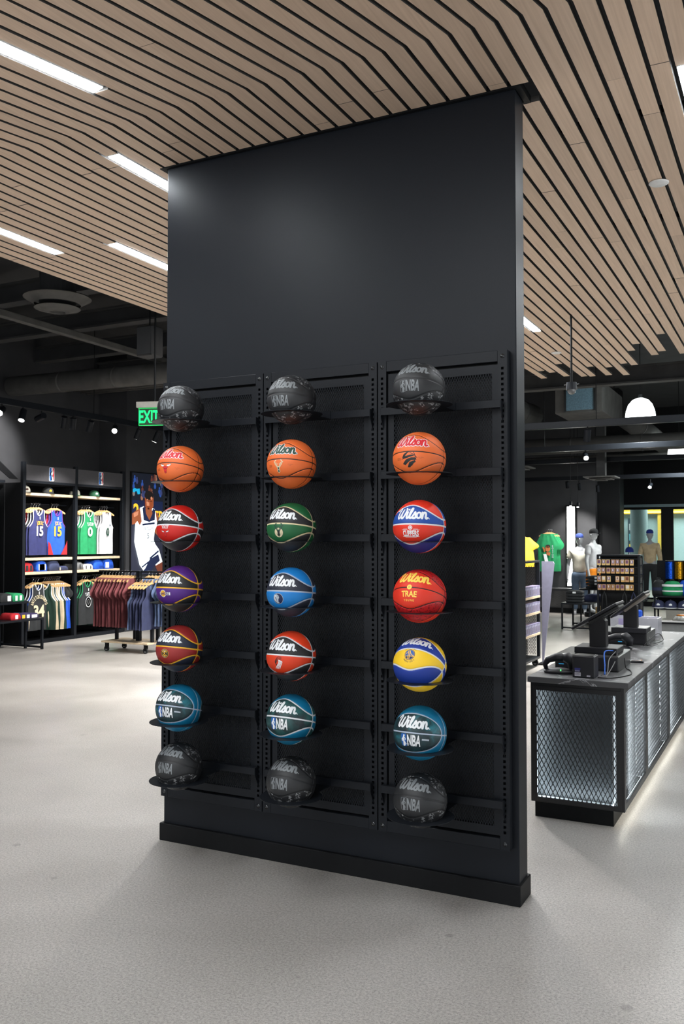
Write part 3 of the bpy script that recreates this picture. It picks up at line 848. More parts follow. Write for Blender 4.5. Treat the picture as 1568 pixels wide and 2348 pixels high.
def whirl(scale):
    f = lambda p: move2d(p, s=scale)
    a = [stroke2d([(.34-.0*k, .52-.12*k), (-.02-.02*k, .52-.12*k), (-.30+.02*k, .12-.10*k), (-.24+.05*k, -.08-.05*k)], .022, 3) for k in range(4)]
    b = [stroke2d([(-.34+.16*k, -.55), (.02+.12*k, -.12+.02*k), (.12+.10*k, .12), (.08+.08*k, .26-.03*k)], .035, 3) for k in range(4)]
    return [(f(join2d(*a)), 'black'), (f(join2d(*b)), 'white')]
def bridge(scale):
    f = lambda p: move2d(p, s=scale)
    br = join2d(rect2d(-.42, .42, -.16, -.11), rect2d(-.14, -.08, -.40, .34), rect2d(-.02, .04, -.40, .34), stroke2d([(-.42, .0), (-.2, .16), (-.11, .32)], .018, 3), stroke2d([(.01, .32), (.14, .04), (.42, -.12)], .018, 3), *[rect2d(.08+.07*k, .09+.07*k, -.14, .16-.05*k) for k in range(5)])
    return [(f(disc2d(0, 0, .46, 32)), 'navy'), (f(disc2d(0, 0, .42, 32)), 'gold'), (f(disc2d(0, 0, .40, 32)), 'blue'), (f(poly2d([(-.38, -.12), (.38, -.12), (.28, -.28), (0, -.4), (-.28, -.28)])), 'navy'), (f(br), 'gold'),
            (f(join2d(arc_text('GOLDEN STATE', .60, PI/2, .12, 0, .8, .15), arc_text('WARRIORS', .60, -PI/2, .17, .02, .8, .24, False))), 'navy')]
def stagdisc(scale):
    f = lambda p: move2d(p, s=scale)
    L = [(f(disc2d(0, -.2, .58, 30)), 'green'), (f(disc2d(0, -.2, .54, 30)), 'cream')]
    return L+[(move2d(p, 0, 0, 1.0), i) for p, i in stag(scale*0.95, 'green', 'black')][:2]+[(f(arc_text('MILWAUKEE', .45, -PI/2, .12, 0, .8, .2, False)), 'green')]
def trae(scale):
    f = lambda p: move2d(p, s=scale)
    return [(f(join2d(move2d(fit2d('TRAE', 1.12, .40, .03), 0, 0), move2d(fit2d('Y O U N G', .80, .15, .02), 0, -.42))), 'yellow'), (f(disc2d(0, .46, .17, 20)), 'yellow'), (f(move2d(text2d('11', .2, .02, .7), 0, .46)), 'brown')]
def bulltext(scale):
    return [(move2d(join2d(move2d(fit2d('CHICAGO', 1.08, .25, .03), 0, .72), move2d(fit2d('BULLS', .80, .25, .03), 0, .46)), s=scale), 'white')]+[(([(a, b-.32*scale) for a, b in p[0]], p[1]), i) for p, i in bull(scale*.62, 'red', 'white')]
def sign_off(scale): 
    return join2d(stroke2d([(0, 0), (.1, .12), (.2, .02), (.35, .06)], .01, 3), stroke2d([(.45, 0), (.55, .14), (.62, .02), (.75, .07), (.95, .05)], .01, 3), move2d(text2d('COMMISSIONER', .08, 0, .7), .4, -.13))
def nba_layers(scale, c='white', badge2='blue'):
    txt = move2d(nba_text(1.28), .88, 0)
    if badge2 is None:
        ol = stroke2d([(-.25, -.45), (-.25, .45), (.25, .45), (.25, -.45)], .02, 1, closed=True)
        return [(move2d(join2d(txt, FIG, ol), s=scale), c)]
    return [(move2d(BADGE, s=scale), badge2), (move2d(FIG, s=scale), 'white'), (move2d(txt, s=scale), c)]

def make_ball(col, row, loc, kind, cols, seam, wil, badge, tilt, yaw, label, wl=(5, 22), bl=(-2, -15), extra=()):
    t = thing('basketball', label, 'basketball', loc, 0, 'basketballs on the ring shelves', rot=None)
    M = Matrix.Rotation(math.radians(yaw), 4, 'Z') @ Matrix.Rotation(-math.radians(tilt), 4, 'X')
    t.rotation_euler = M.to_euler()
    o = link('seam', SEAM, None, t); o.material_slots[0].link = 'OBJECT'; o.material_slots[0].material = seam
    a, b, c, d = cols   # upper inner, upper outer, lower inner, lower outer (front half)
    for (up, front, outer), me in sorted(PAN[kind].items()):
        k = (b if outer else a) if up else (d if outer else c)
        if not front: k = (a if outer else b) if up else (c if outer else d)
        if kind == 'oval' or seam is BLKSEAM: k = (b if outer else a) if up else (d if outer else c)
        o = link('panel', me, None, t); o.material_slots[0].link = 'OBJECT'; o.material_slots[0].material = k
    rad = R + 0.0004
    if wil:
        ink, out = wil
        s = 0.0345
        if out:
            link('lettering_outline', on_sphere(move2d(W_OUT, s=s), math.radians(wl[0]), math.radians(wl[1]), rad), INK[out], t); rad += 0.0003
        link('lettering', on_sphere(move2d(W_IN, s=s), math.radians(wl[0]), math.radians(wl[1]), rad), INK[ink], t)
    rad = R+0.0004
    for p, i in badge:
        link('emblem', on_sphere(p, math.radians(bl[0]), math.radians(bl[1]), rad), INK[i], t); rad += 0.0002
    for p, i, lo, la in extra:
        link('small_print', on_sphere(p, math.radians(lo), math.radians(la), R+0.0004), INK[i], t)
    return t
BLKSEAM = leather('ball_black_seam', (0.012, 0.0125, 0.014), 0.5)
SEAMBLK = mat('seam_black_rubber', (0.01, 0.009, 0.009), 0.5)
SW = mat('seam_white', (0.72, 0.73, 0.76), 0.45); SGOLD = mat('seam_gold', srgb(238, 178, 48), 0.45); SCREAM = mat('seam_cream', srgb(214, 200, 160), 0.45); SSILV = mat('seam_silver', srgb(170, 182, 200), 0.4)
PURPLE = leather('ball_purple', srgb(82, 38, 128)); MAROON = leather('ball_maroon', srgb(150, 40, 38)); NAVY = leather('ball_navy', (0.016, 0.021, 0.040)); GREEN = leather('ball_green', srgb(26, 96, 54))
SKY = leather('ball_sky_blue', srgb(22, 124, 200)); DNAVY = leather('ball_dark_navy', (0.022, 0.027, 0.045)); ORED = leather('ball_orange_red', srgb(222, 62, 26)); ROYAL = leather('ball_royal_blue', srgb(30, 76, 160)); DEEPB = leather('ball_deep_blue', srgb(36, 40, 120))
YELLOW = leather('ball_yellow', srgb(250, 204, 40)); WBLUE = leather('ball_warrior_blue', srgb(28, 58, 150)); TRED = leather('ball_bright_red', srgb(226, 52, 30))
CN = ('left', 'middle', 'right'); RN = ('top', 'second', 'third', 'fourth', 'fifth', 'sixth', 'bottom')
ZR = (2.362, 2.049, 1.742, 1.430, 1.1235, 0.820, 0.5225)
TILT = [(22, 12, 9, 6, 11, 15, 25), (8, 8, 9, 6, 9, 16, 26), (18, 11, 5, 22, 43, 11, 22)]
SO = sign_off(1)
def sp(lo=26): return (move2d(SO, s=0.026), 'brown', lo, -13)
def ls(a, b): return (move2d(join2d(move2d(fit2d(a, 1.0, .18, .01), 0, .14), move2d(fit2d(b, 1.0, .18, .01), 0, -.14)), s=0.022), 'brown', -25, -15)
K4 = lambda a, b: (a, b, b, a)
SPEC = {}
for c in range(3):
    for r, out in ((0, 'top'), (6, 'bottom')):
        SPEC[(c, r)] = ('narrow', (BLK, BLKPAT, BLK, BLKPAT), BLKSEAM, ('grey', None), nba_layers(0.056, 'grey', None), 'black basketball with grey lettering, %s ball of the %s column' % (out, CN[c]), (2, 23), (-14, -17), ())
SPEC[(0, 1)] = ('narrow', (ORANGE,)*4, SEAMBLK, ('red', 'white'), bull(0.039), 'orange basketball with a red horned head emblem', (2, 23), (0, -16), (sp(), ls('CHICAGO', 'BULLS')))
SPEC[(1, 1)] = ('narrow', (ORANGE,)*4, SEAMBLK, ('green', 'white'), stag(0.041), 'orange basketball with dark green lettering and an antlered emblem', (2, 23), (0, -19), (sp(24), ls('MILWAUKEE', 'BUCKS')))
SPEC[(2, 1)] = ('narrow', (ORANGE,)*4, SEAMBLK, ('red', 'white'), claw(0.062), 'orange basketball with a black claw mark emblem', (2, 23), (0, -16), (sp(22), ls('TORONTO', 'RAPTORS')))
SPEC[(0, 2)] = ('wide', K4(BLK, RED), SW, ('white', None), bulltext(0.044), 'red and black basketball with white seams in the left column', (2, 21), (0, -17), ())
SPEC[(1, 2)] = ('wide', K4(BLK, GREEN), SCREAM, ('white', None), stagdisc(0.043), 'green and black basketball with cream seams', (2, 21), (1, -17), ())
SPEC[(2, 2)] = ('wide', (ROYAL, TRED, TRED, DEEPB), SW, ('white', None), ship(0.056), 'red and blue basketball with white seams and lettering', (4, 21), (4, -20), ())
SPEC[(0, 3)] = ('wide', K4(BLK, PURPLE), SGOLD, ('white', None), yball(0.036), 'purple and black basketball with gold seams', (2, 21), (-1, -15), ())
SPEC[(1, 3)] = ('wide', K4(DNAVY, SKY), SSILV, ('white', None), horse(0.048), 'bright blue and navy basketball with silver seams', (2, 21), (0, -18), ())
SPEC[(2, 3)] = ('narrow', (TRED, HATCH, TRED, HATCH), SEAMBLK, ('yellow', None), trae(0.066), 'bright red basketball with yellow lettering', (4, 23), (0, -14), ())
SPEC[(0, 4)] = ('wide', K4(NAVY, MAROON), SGOLD, ('white', None), pick(0.041), 'maroon and navy basketball with gold seams and a round badge', (2, 21), (1, -17), ())
SPEC[(1, 4)] = ('wide', K4(BLK, ORED), SW, ('white', None), whirl(0.052), 'orange red and black basketball with a striped pinwheel emblem', (2, 21), (0, -18), ())
SPEC[(2, 4)] = ('wide', (WBLUE, YELLOW, YELLOW, WBLUE), SW, ('white', None), bridge(0.054), 'yellow and blue basketball with white seams', (2, 22), (-1, -15), ())
for c, mm, kd, nm in ((0, TEALM, 'oval', 'teal basketball with an oval dark panel and white lettering, left column'), (1, TEALM2, 'wide', 'mottled green teal basketball with white lettering, middle column'), (2, TEALM, 'oval', 'teal basketball with an oval dark panel and white lettering, right column')):
    ex = [(move2d(text2d('DRV PLUS', 0.13, 0.01, 0.9), s=0.06), 'white', 1, -24)]
    if c != 1: ex.append((join2d(rect2d(-.016, .016, -.0035, .0035)), 'silver', 36, -12))
    SPEC[(c, 5)] = (kd, (mm, TEAL, mm, TEAL), SSILV if c != 1 else SW, ('white', None), nba_layers(0.055, 'white', 'blue'), nm, (3, 20), (-13, -16), tuple(ex))
for (c, r), (kind, cols, seam, wil, badge, label, wl, bl, ex) in SPEC.items():
    x = 0.3325 + B*c + 0.004; z = ZR[r]
    make_ball(c, r, (x, -0.281, z), kind, cols, seam, wil, badge, TILT[c][r], -2.0, label, wl, bl, ex)
    t = thing('ball_shelf', 'ring shelf under the ' + label.replace(' with grey lettering', '').replace(' and white lettering', ''), 'shelf', (x, 0, z-DROP), 0, 'ring shelves on the slotted panels')
    for k, lst in SH.items():
        for me in lst: link(k, me, M_STEEL, t)

# ================================================================== COUNTER
ct = thing('cash_counter', 'black mesh-fronted cash counter with a dark veined top and inner lights', 'counter', (0, 0, 0))
CX0, CX1, CY0, CY1, CZ0, CZ1 = 1.716, 2.268, 1.40, 4.56, 0.095, 0.816
MB().box(1.702, 2.296, 1.38, 4.60, CZ1, 0.850, b=0.002).build('worktop', M_MARBLE, ct)
MB().box(1.735, 2.20, 1.42, 4.5, 0.0, CZ0).build('kick_plinth', M_BLACK, ct)
M_CFR = mat('counter_black_frame', (0.012, 0.012, 0.0135), 0.4)
# shell: floor, back, far end
mb = MB(); mb.box(CX0, CX1-0.002, CY0+0.002, CY1, CZ0, CZ0+0.012); mb.box(CX0, CX0+0.015, CY0+0.02, CY1, CZ0+0.012, CZ1); mb.box(CX0+0.015, CX1-0.002, CY1-0.015, CY1, CZ0+0.012, CZ1)
mb.box(CX0+0.015, CX1-0.002, CY0+0.05, CY1-0.015, CZ1-0.006, CZ1)
mb.build('carcass', M_CFR, ct)
# end face frame
def frame_xz(x0, x1, z0, z1, y0, y1, wl, wr, wt, wb):
    m = MB(); m.box(x0, x0+wl, y0, y1, z0, z1, b=0.001); m.box(x1-wr, x1, y0, y1, z0, z1, b=0.001)
    m.box(x0+wl, x1-wr, y0, y1, z1-wt, z1, b=0.001); m.box(x0+wl, x1-wr, y0, y1, z0, z0+wb, b=0.001); return m
frame_xz(CX0, CX1, CZ0, CZ1, CY0, CY0+0.03, 0.022, 0.020, 0.024, 0.012).build('end_frame', M_CFR, ct)
frame_xz(CX0+0.018, CX1-0.018, CZ0+0.008, CZ1-0.020, CY0-0.004, CY0-0.0003, 0.020, 0.026, 0.028, 0.024).build('end_panel_frame', M_CFR, ct)
M_MESH = mat('counter_black_mesh', (0.012, 0.013, 0.014), 0.45)
mb = MB(); lattice(mb, CX0+0.036, CX1-0.042, CZ0+0.030, CZ1-0.046, 0.0268, 0.0535, 0.0042, CY0-0.0035, CY0-0.001); mb.build('end_mesh', M_MESH, ct)
M_BOARD = mat('counter_inner_board', (0.024, 0.027, 0.030), 0.5, spec=0.3)
MB().box(CX0+0.017, CX1-0.017, CY0+0.10, CY0+0.112, CZ0+0.014, CZ1-0.008).build('inner_board', M_BOARD, ct)
M_STRIP = mat('led_strip_cool_white', (0.80, 0.93, 1.0), 0.5, emit=38.0)
for nm, a in (('led_strip', (CX0+0.016, CX0+0.020, CY0+0.012, CY0+0.048, CZ0+0.03, CZ1-0.03)), ('led_strip', (CX0+0.03, CX1-0.04, CY0+0.012, CY0+0.044, CZ0+0.0125, CZ0+0.016))):
    MB().box(*a).build(nm, M_STRIP, ct)
M_REFLECTOR = mat('reflector_white', (0.75, 0.78, 0.80), 0.5)  # white liners added so the counter's inner walls read as lit
MB().box(CX0+0.0152, CX0+0.0158, CY0+0.05, CY0+0.098, CZ0+0.03, CZ1-0.03).build('side_reflector', M_REFLECTOR, ct); MB().box(CX0+0.02, CX1-0.07, CY0+0.046, CY0+0.098, CZ0+0.0124, CZ0+0.0130).build('floor_reflector', M_REFLECTOR, ct)
M_STRIP2 = mat('led_strip_dim', (0.85, 0.95, 1.0), 0.5, emit=5.0)
MB().box(CX0+0.03, CX1-0.03, CY0+0.034, CY0+0.06, CZ1-0.014, CZ1-0.008).build('led_strip', M_STRIP2, ct)
MB().box(CX1-0.030, CX1-0.022, CY0+0.032, CY0+0.06, CZ0+0.03, CZ1-0.03).build('led_strip', M_STRIP2, ct)
M_SBOARD = mat('counter_side_board', (0.30, 0.31, 0.32), 0.4)
M_STRIP3 = mat('led_strip_side', (0.85, 0.95, 1.0), 0.5, emit=60.0)
# long side: three framed mesh fields toward the customer aisle
ys = [(CY0+0.03, 2.24), (2.30, 3.42), (3.48, CY1)]
for (a, b) in ys:
    m = MB(); x0, x1 = CX1-0.014, CX1
    m.box(x0, x1, a, a+0.02, CZ0+0.012, CZ1); m.box(x0, x1, b-0.02, b, CZ0+0.012, CZ1); m.box(x0, x1, a+0.02, b-0.02, CZ1-0.035, CZ1); m.box(x0, x1, a+0.02, b-0.02, CZ0+0.012, CZ0+0.04)
    m.build('side_frame', M_CFR, ct)
    m = MB(); lattice(m, 0, b-a-0.04, 0, CZ1-CZ0-0.075, 0.0268, 0.0535, 0.0036, 0, 0.0012)
    o = m.build('side_mesh', M_MESH, ct); o.location = (CX1-0.001, a+0.02, CZ0+0.04); o.rotation_euler = (0, 0, PI/2)
    MB().box(CX1-0.075, CX1-0.065, a, b, CZ0+0.014, CZ1-0.008).build('side_board', M_SBOARD, ct)
    MB().box(CX1-0.060, CX1-0.020, (a+0.001 if a > 2 else CY0+0.114), (a+0.008 if a > 2 else CY0+0.120), CZ0+0.03, CZ1-0.02).build('led_strip', M_STRIP3, ct)
    MB().box(CX1-0.064, CX1-0.016, b-0.004, b, CZ0+0.014, CZ1-0.008).build('divider', M_SBOARD, ct)
    MB().box(CX1-0.030, CX1-0.018, a+0.14, b-0.04, CZ0+0.013, CZ0+0.016).build('led_strip', M_STRIP2, ct)
    MB().box(CX1-0.060, CX1-0.018, a+0.14, b-0.04, CZ1-0.014, CZ1-0.009).build('led_strip', M_STRIP2, ct)
for (a, b) in ((2.24, 2.30), (3.42, 3.48)): MB().box(CX1-0.014, CX1, a, b, CZ0+0.012, CZ1).build('side_post', M_CFR, ct)
MB().box(CX1-0.045, CX1-0.030, CY0+0.03, CY1-0.02, CZ0-0.003, CZ0).build('added_spill_strip', mat('added_spill_glow', (1.0, 0.97, 0.85), 0.5, emit=9.0), ct)  # added strip standing in for light that spills from the mesh gap

# ---- on the counter
WT = 0.8503
M_DEV = mat('black_device_plastic', (0.013, 0.013, 0.017), 0.45)
M_DEVS = mat('black_satin_metal', (0.03, 0.03, 0.03), 0.35)
def smallbox(name, label, cat, x0, x1, y0, y1, h, m=M_DEV, z=WT, b=0.004):
    t = thing(name, label, cat, ((x0+x1)/2, (y0+y1)/2, z))
    MB().box(-(x1-x0)/2, (x1-x0)/2, -(y1-y0)/2, (y1-y0)/2, 0, h, b=b).build('body', m, t)
    return t
t = smallbox('receipt_printer', 'black cube receipt printer with white and blue stickers at the counter end', 'printer', 1.957, 2.088, 1.462, 1.585, 0.13)
MB().box(-0.058, 0.058, -0.055, 0.055, 0.13, 0.133, b=0.001).build('lid', M_DEVS, t)
def sticker(par, x0, x1, z0, z1, yy, m, lines=0):
    o = MB().box(x0, x1, yy-0.0006, yy, z0, z1).build('sticker', m, par)
    for k in range(lines): MB().box(x0+0.002, x1-0.002-0.004*(k % 2), yy-0.0009, yy-0.0006, z1-0.004-0.004*k, z1-0.0025-0.004*k).build('print', mat('sticker_ink', (0.1, 0.1, 0.14), 0.5), o)
ST_W = mat('sticker_white', (0.62, 0.60, 0.66), 0.5); ST_B = mat('sticker_blue', srgb(52, 54, 120), 0.5)
sticker(t, -0.052, -0.018, 0.046, 0.058, -0.0616, ST_B); sticker(t, -0.050, -0.022, 0.036, 0.045, -0.0616, mat('sticker_lilac', srgb(150, 150, 190), 0.5), 2)
sticker(t, -0.052, -0.016, 0.010, 0.032, -0.0616, ST_W, 4); sticker(t, 0.020, 0.041, 0.008, 0.017, -0.0616, ST_W, 1)
for nm, lab, x0, x1, y0, y1 in (('till_box', 'wide black cash till box under the nearer tilted screen', 1.772, 2.172, 1.79, 2.25), ('till_box', 'wide black cash till box under the farther tilted screen', 1.70, 2.115, 3.38, 3.86)):
    t = smallbox(nm, lab, 'cash till', x0, x1, y0, y1, 0.096, M_DEVS)
    MB().box(-0.195, 0.195, -(y1-y0)/2-0.004, -(y1-y0)/2, 0.008, 0.088, b=0.002).build('front_panel', M_DEV, t)
def pos(label, x, y, z, rise, tilt=-31):
    t = thing('checkout_screen', label, 'checkout terminal', (x, y, z))
    MB().box(-0.135, 0.135, -0.12, 0.13, 0, 0.040, b=0.004).build('base', M_DEV, t)
    p = [(-0.052, 0.0), (0.052, 0.0), (0.052, 0.165), (0.0, 0.215), (-0.052, 0.165)]
    m = MB(); m.prism([(a, b+0.04) for a, b in p], -0.045, 0.045, 'y'); m.build('riser', mat('riser_black_plastic', (0.017, 0.016, 0.018), 0.5), t)
    M = Matrix.Translation((0.0, 0, 0.04+0.195+rise)) @ Matrix.Rotation(math.radians(tilt), 4, 'Y')
    MB().box(-0.165, 0.165, -0.15, 0.15, 0.0, 0.018, b=0.004, M=M).build('screen', M_DEV, t)
    MB().box(-0.155, 0.155, -0.14, 0.14, 0.018, 0.0185, M=M).build('display', mat('dark_glass_screen', (0.01, 0.01, 0.02), 0.08), t)
    MB().box(-0.06, 0.16, -0.10, 0.10, -0.022, 0.0, b=0.006, M=M).build('screen_back', mat('screen_back_beige', (0.30, 0.26, 0.22), 0.5) if rise else M_DEVS, t)
    return t
pos('nearer black checkout screen tilted on a thick riser', 2.012, 2.0, WT+0.0965, 0)
pos('farther black checkout screen with a pale back edge behind the nearer one', 1.985, 3.45, WT+0.0965, -0.022, -38)
def scanner(label, x, y, rz, s=1.0):
    t = thing('barcode_scanner', label, 'barcode scanner', (x, y, WT), rz)
    MB().lathe([(0, 0), (.075*s, 0), (.08*s, .012*s), (.06*s, .024*s), (.03*s, .032*s), (0, .034*s)], n=20, M=Matrix.Diagonal((1.25, 0.8, 1, 1))).build('cradle', M_DEV, t, True)
    MB().tube([(-.080*s, 0, .022*s), (-.088*s, 0, .050*s), (-.070*s, 0, .080*s), (-.02*s, 0, .097*s), (.05*s, 0, .100*s)], [.012*s, .017*s, .022*s, .025*s, .027*s], 12).build('handle', M_DEV, t, True)
    MB().tube([(.02*s, 0, .10*s), (.05*s, 0, .10*s), (.080*s, 0, .075*s), (.080*s, 0, .030*s)], [.024*s, .035*s, .034*s, .024*s], 12).build('head', M_DEV, t, True)
    MB().box(.0, .03*s, -.021*s, -.018*s, .058*s, .064*s).build('status_light', mat('status_cyan_glow', (0.02, 0.20, 0.40), 0.5, emit=0.5), t)
    MB().box(.012*s, .018*s, -.052*s, -.048*s, .02*s, .03*s).build('status_light', mat('status_green_glow', (0.1, 1.0, 0.2), 0.5, emit=1.5), t)
scanner('black barcode scanner on its cradle at the near counter corner', 1.845, 1.60, 0.1)
scanner('black barcode scanner farther back, right of the nearer screen', 1.96, 3.02, 0.0)
def cable(label, pts, m, r=0.003):
    k = []
    for i in range(len(pts)-1):
        for j in range(5):
            tt = j/5; a, b, c, d = pts[max(i-1, 0)], pts[i], pts[i+1], pts[min(i+2, len(pts)-1)]
            k.append(tuple(0.5*((2*b[q])+(-a[q]+c[q])*tt+(2*a[q]-5*b[q]+4*c[q]-d[q])*tt*tt+(-a[q]+3*b[q]-3*c[q]+d[q])*tt**3) for q in range(3)))
    k.append(pts[-1])
    return tag(MB().tube(k, r, 6).build('cable', m, None, True), label, 'cable', 'cables on the counter')
M_CBL = mat('blue_cable', srgb(28, 92, 190), 0.4); M_CBK = mat('black_cable', (0.012, 0.012, 0.012), 0.5); M_CGY = mat('grey_cable', (0.2, 0.2, 0.2), 0.5)
cable('bright blue cable beside the cube printer', [(2.125, 1.868, 0.945+0.03), (2.09, 1.78, 0.975), (2.105, 1.70, 0.90), (2.115, 1.64, WT+0.004)], M_CBL, 0.0042)
cable('thin grey cable falling beside the blue one', [(2.14, 1.87, 0.97), (2.12, 1.76, 0.93), (2.125, 1.66, WT+0.003), (2.10, 1.60, WT+0.003)], M_CGY)
cable('second thin grey cable, right of the blue one', [(2.15, 1.87, 0.955), (2.15, 1.77, 0.91), (2.13, 1.66, WT+0.003), (2.135, 1.55, WT+0.003)], M_CGY)
cable('black cable looping to the counter edge', [(2.10, 1.50, WT+0.003), (2.18, 1.52, WT+0.003), (2.255, 1.70, WT+0.003), (2.23, 1.88, WT+0.004), (2.19, 1.95, WT+0.01), (2.176, 1.98, 0.92)], M_CBK)
cable('black cable looping beside the far cash drawer', [(2.10, 3.30, WT+0.003), (2.14, 3.38, WT+0.05), (2.17, 3.62, WT+0.075), (2.20, 3.68, WT+0.02), (2.17, 3.60, WT+0.003), (2.12, 3.34, WT+0.003)], M_CBK)
cable('tangled grey cable by the far cash drawer', [(2.128, 3.42, WT+0.06), (2.14, 3.36, WT+0.01), (2.18, 3.50, WT+0.003), (2.15, 3.30, WT+0.003), (2.08, 3.24, WT+0.003)], M_CGY)
t = thing('handheld_scanner_pen', 'slim black and silver handheld device beside the near cash drawer', 'device', (2.205, 2.32, WT), 0.25)
MB().box(-0.045, 0.04, -0.014, 0.014, 0, 0.012, b=0.003).build('body', M_DEV, t); MB().box(-0.042, 0.03, -0.010, 0.010, 0.012, 0.016, b=0.002).build('cover', M_CHROME, t); MB().box(0.022, 0.03, -0.006, 0.006, 0.016, 0.018).build('button', mat('orange_button', srgb(230, 140, 40), 0.5), t)
# raised ledge that closes the far counter end
t = thing('counter_end_ledge', 'low dark ledge with a pale front behind the far end of the worktop', 'ledge', (2.2, 5.0, 0))
MB().box(-0.42, 1.0, 0, 0.16, 0, 0.885).build('body', mat('ledge_grey', (0.20, 0.205, 0.20), 0.5), t); MB().box(-0.43, 1.01, -0.015, 0.175, 0.885, 0.90).build('top', M_BLACK, t)

# ================================================================== CLOTHES
def garment_mesh(kind, w, h, seed=0, th=0.03):
    rg = random.Random(seed); nx, ny = 18, 16
    def half(t):
        if kind == 'tank':
            if t < 0.62: return w/2*(1.0-0.06*t)
            if t < 0.80: return w/2*(0.963-0.36*math.sin((t-0.62)/0.18*PI/2))
            return w/2*(0.603-0.02*(t-0.8)/0.2)
        if kind == 'tee':
            if t < 0.58: return w/2*(0.74-0.02*t)
            if t < 0.64: return w/2*(0.73+(t-0.58)/0.06*0.27)
            if t < 0.74: return w/2*(1.0-0.02*(t-.64)/.1)
            return w/2*(0.98-0.62*((t-0.74)/0.26)**0.8*0.75)
        return w/2
    def top(s):
        a = abs(s)
        if kind == 'tank': return h*(1-0.13*(1-(a/0.62)**2)) if a < 0.62 else h
        return h*(1-0.055*(1-(a/0.35)**2)) if a < 0.35 else h
    ph = rg.uniform(0, 6); A = 0.010
    def pt(s, t, side):
        x = s*half(t); z = -h + t*top(s)
        prof = math.sqrt(max(0, 1-s*s)); y = side*(th*(0.35+0.65*math.sin(min(1, t*1.3+0.25)*PI*0.62))*prof + 0.001)
        y += A*(1-t*0.8)*math.sin(s*7+ph) + A*0.5*math.sin(s*13+ph*2+t*4)
        return (x + 0.006*math.sin(t*9+ph), y, z)
    m = MB()
    for side in (-1, 1):
        vs = [pt(-1+2*i/nx, j/ny, side) for j in range(ny+1) for i in range(nx+1)]
        fs = [(j*(nx+1)+i, j*(nx+1)+i+1, (j+1)*(nx+1)+i+1, (j+1)*(nx+1)+i) for j in range(ny) for i in range(nx)]
        m.add(vs, fs if side < 0 else [f[::-1] for f in fs])
    neck = [pt(s, 1.0, -1) for s in [(-0.62+1.24*i/14) if kind == 'tank' else (-0.35+0.7*i/14) for i in range(15)]]
    arms = [[pt(q, 0.62+0.38*i/10, -1) for i in range(11)] for q in (-1, 1)]
    return m, neck, arms
def cloth(name, col, **k): return mat('cloth_'+name, col, 0.85, var=0.12, scale=14, **k)
GM = {}
def hanger_mesh():
    a, b = MB(), MB()
    p = [(-.20, -.075), (-.185, -.055), (-.06, .0), (0, .018), (.06, .0), (.185, -.055), (.20, -.075), (.185, -.085), (.06, -.030), (0, -.014), (-.06, -.030), (-.185, -.085)]
    a.prism(p, -0.006, 0.006, 'y')
    b.tube([(0, 0, .012), (0, 0, .045)]+[(.022*math.sin(q)-.0, 0, .067-.022*math.cos(q)) for q in [0.3+0.55*i for i in range(8)]], .0022, 5)
    return a.mesh('shoulder_bar'), b.mesh('hook')
HB, HH = hanger_mesh()
def hanger(label, x, y, z, rz, group):
    """z is the rail height; the hook hangs over the rail"""
    t = thing('coat_hanger', label, 'hanger', (x, y, z-0.088), rz, group)
    link('shoulder_bar', HB, M_HANGER, t); link('hook', HH, M_CHROME, t)
    return t
def shirt(kind, label, x, y, z, rz, body, trim=None, w=0.5, h=0.74, seed=0, group=None, name='jersey', prints=(), th=0.03, cat='jersey'):
    """z is the rail height"""
    key = (kind, w, h, seed % 4, th)
    if key not in GM:
        m, neck, arms = garment_mesh(kind, w, h, seed % 4, th); tr = MB(); tr.tube(neck, 0.009, 5); ar = [MB().tube(a, 0.008, 5).mesh('armhole_trim') for a in arms]
        GM[key] = (m.mesh('body', False), tr.mesh('collar_trim'), ar)
    bme, tme, ame = GM[key]
    t = thing(name, label, cat, (x, y, z-0.112), rz, group)
    link('body', bme.copy(), body, t, smooth=True)
    if trim:
        link('collar_trim', tme.copy(), trim, t, True)
        if kind == 'tank':
            for q in ame: link('armhole_trim', q.copy(), trim, t, True)
    for nm, p2, ink, zz in prints: flat(nm, p2, ink, t, (0, -th-0.018, zz), (1, 0, 0), (0, 0, 1))
    return t
TX = lambda s, size, b=0.02, xs=0.8: text2d(s, size, b, xs)

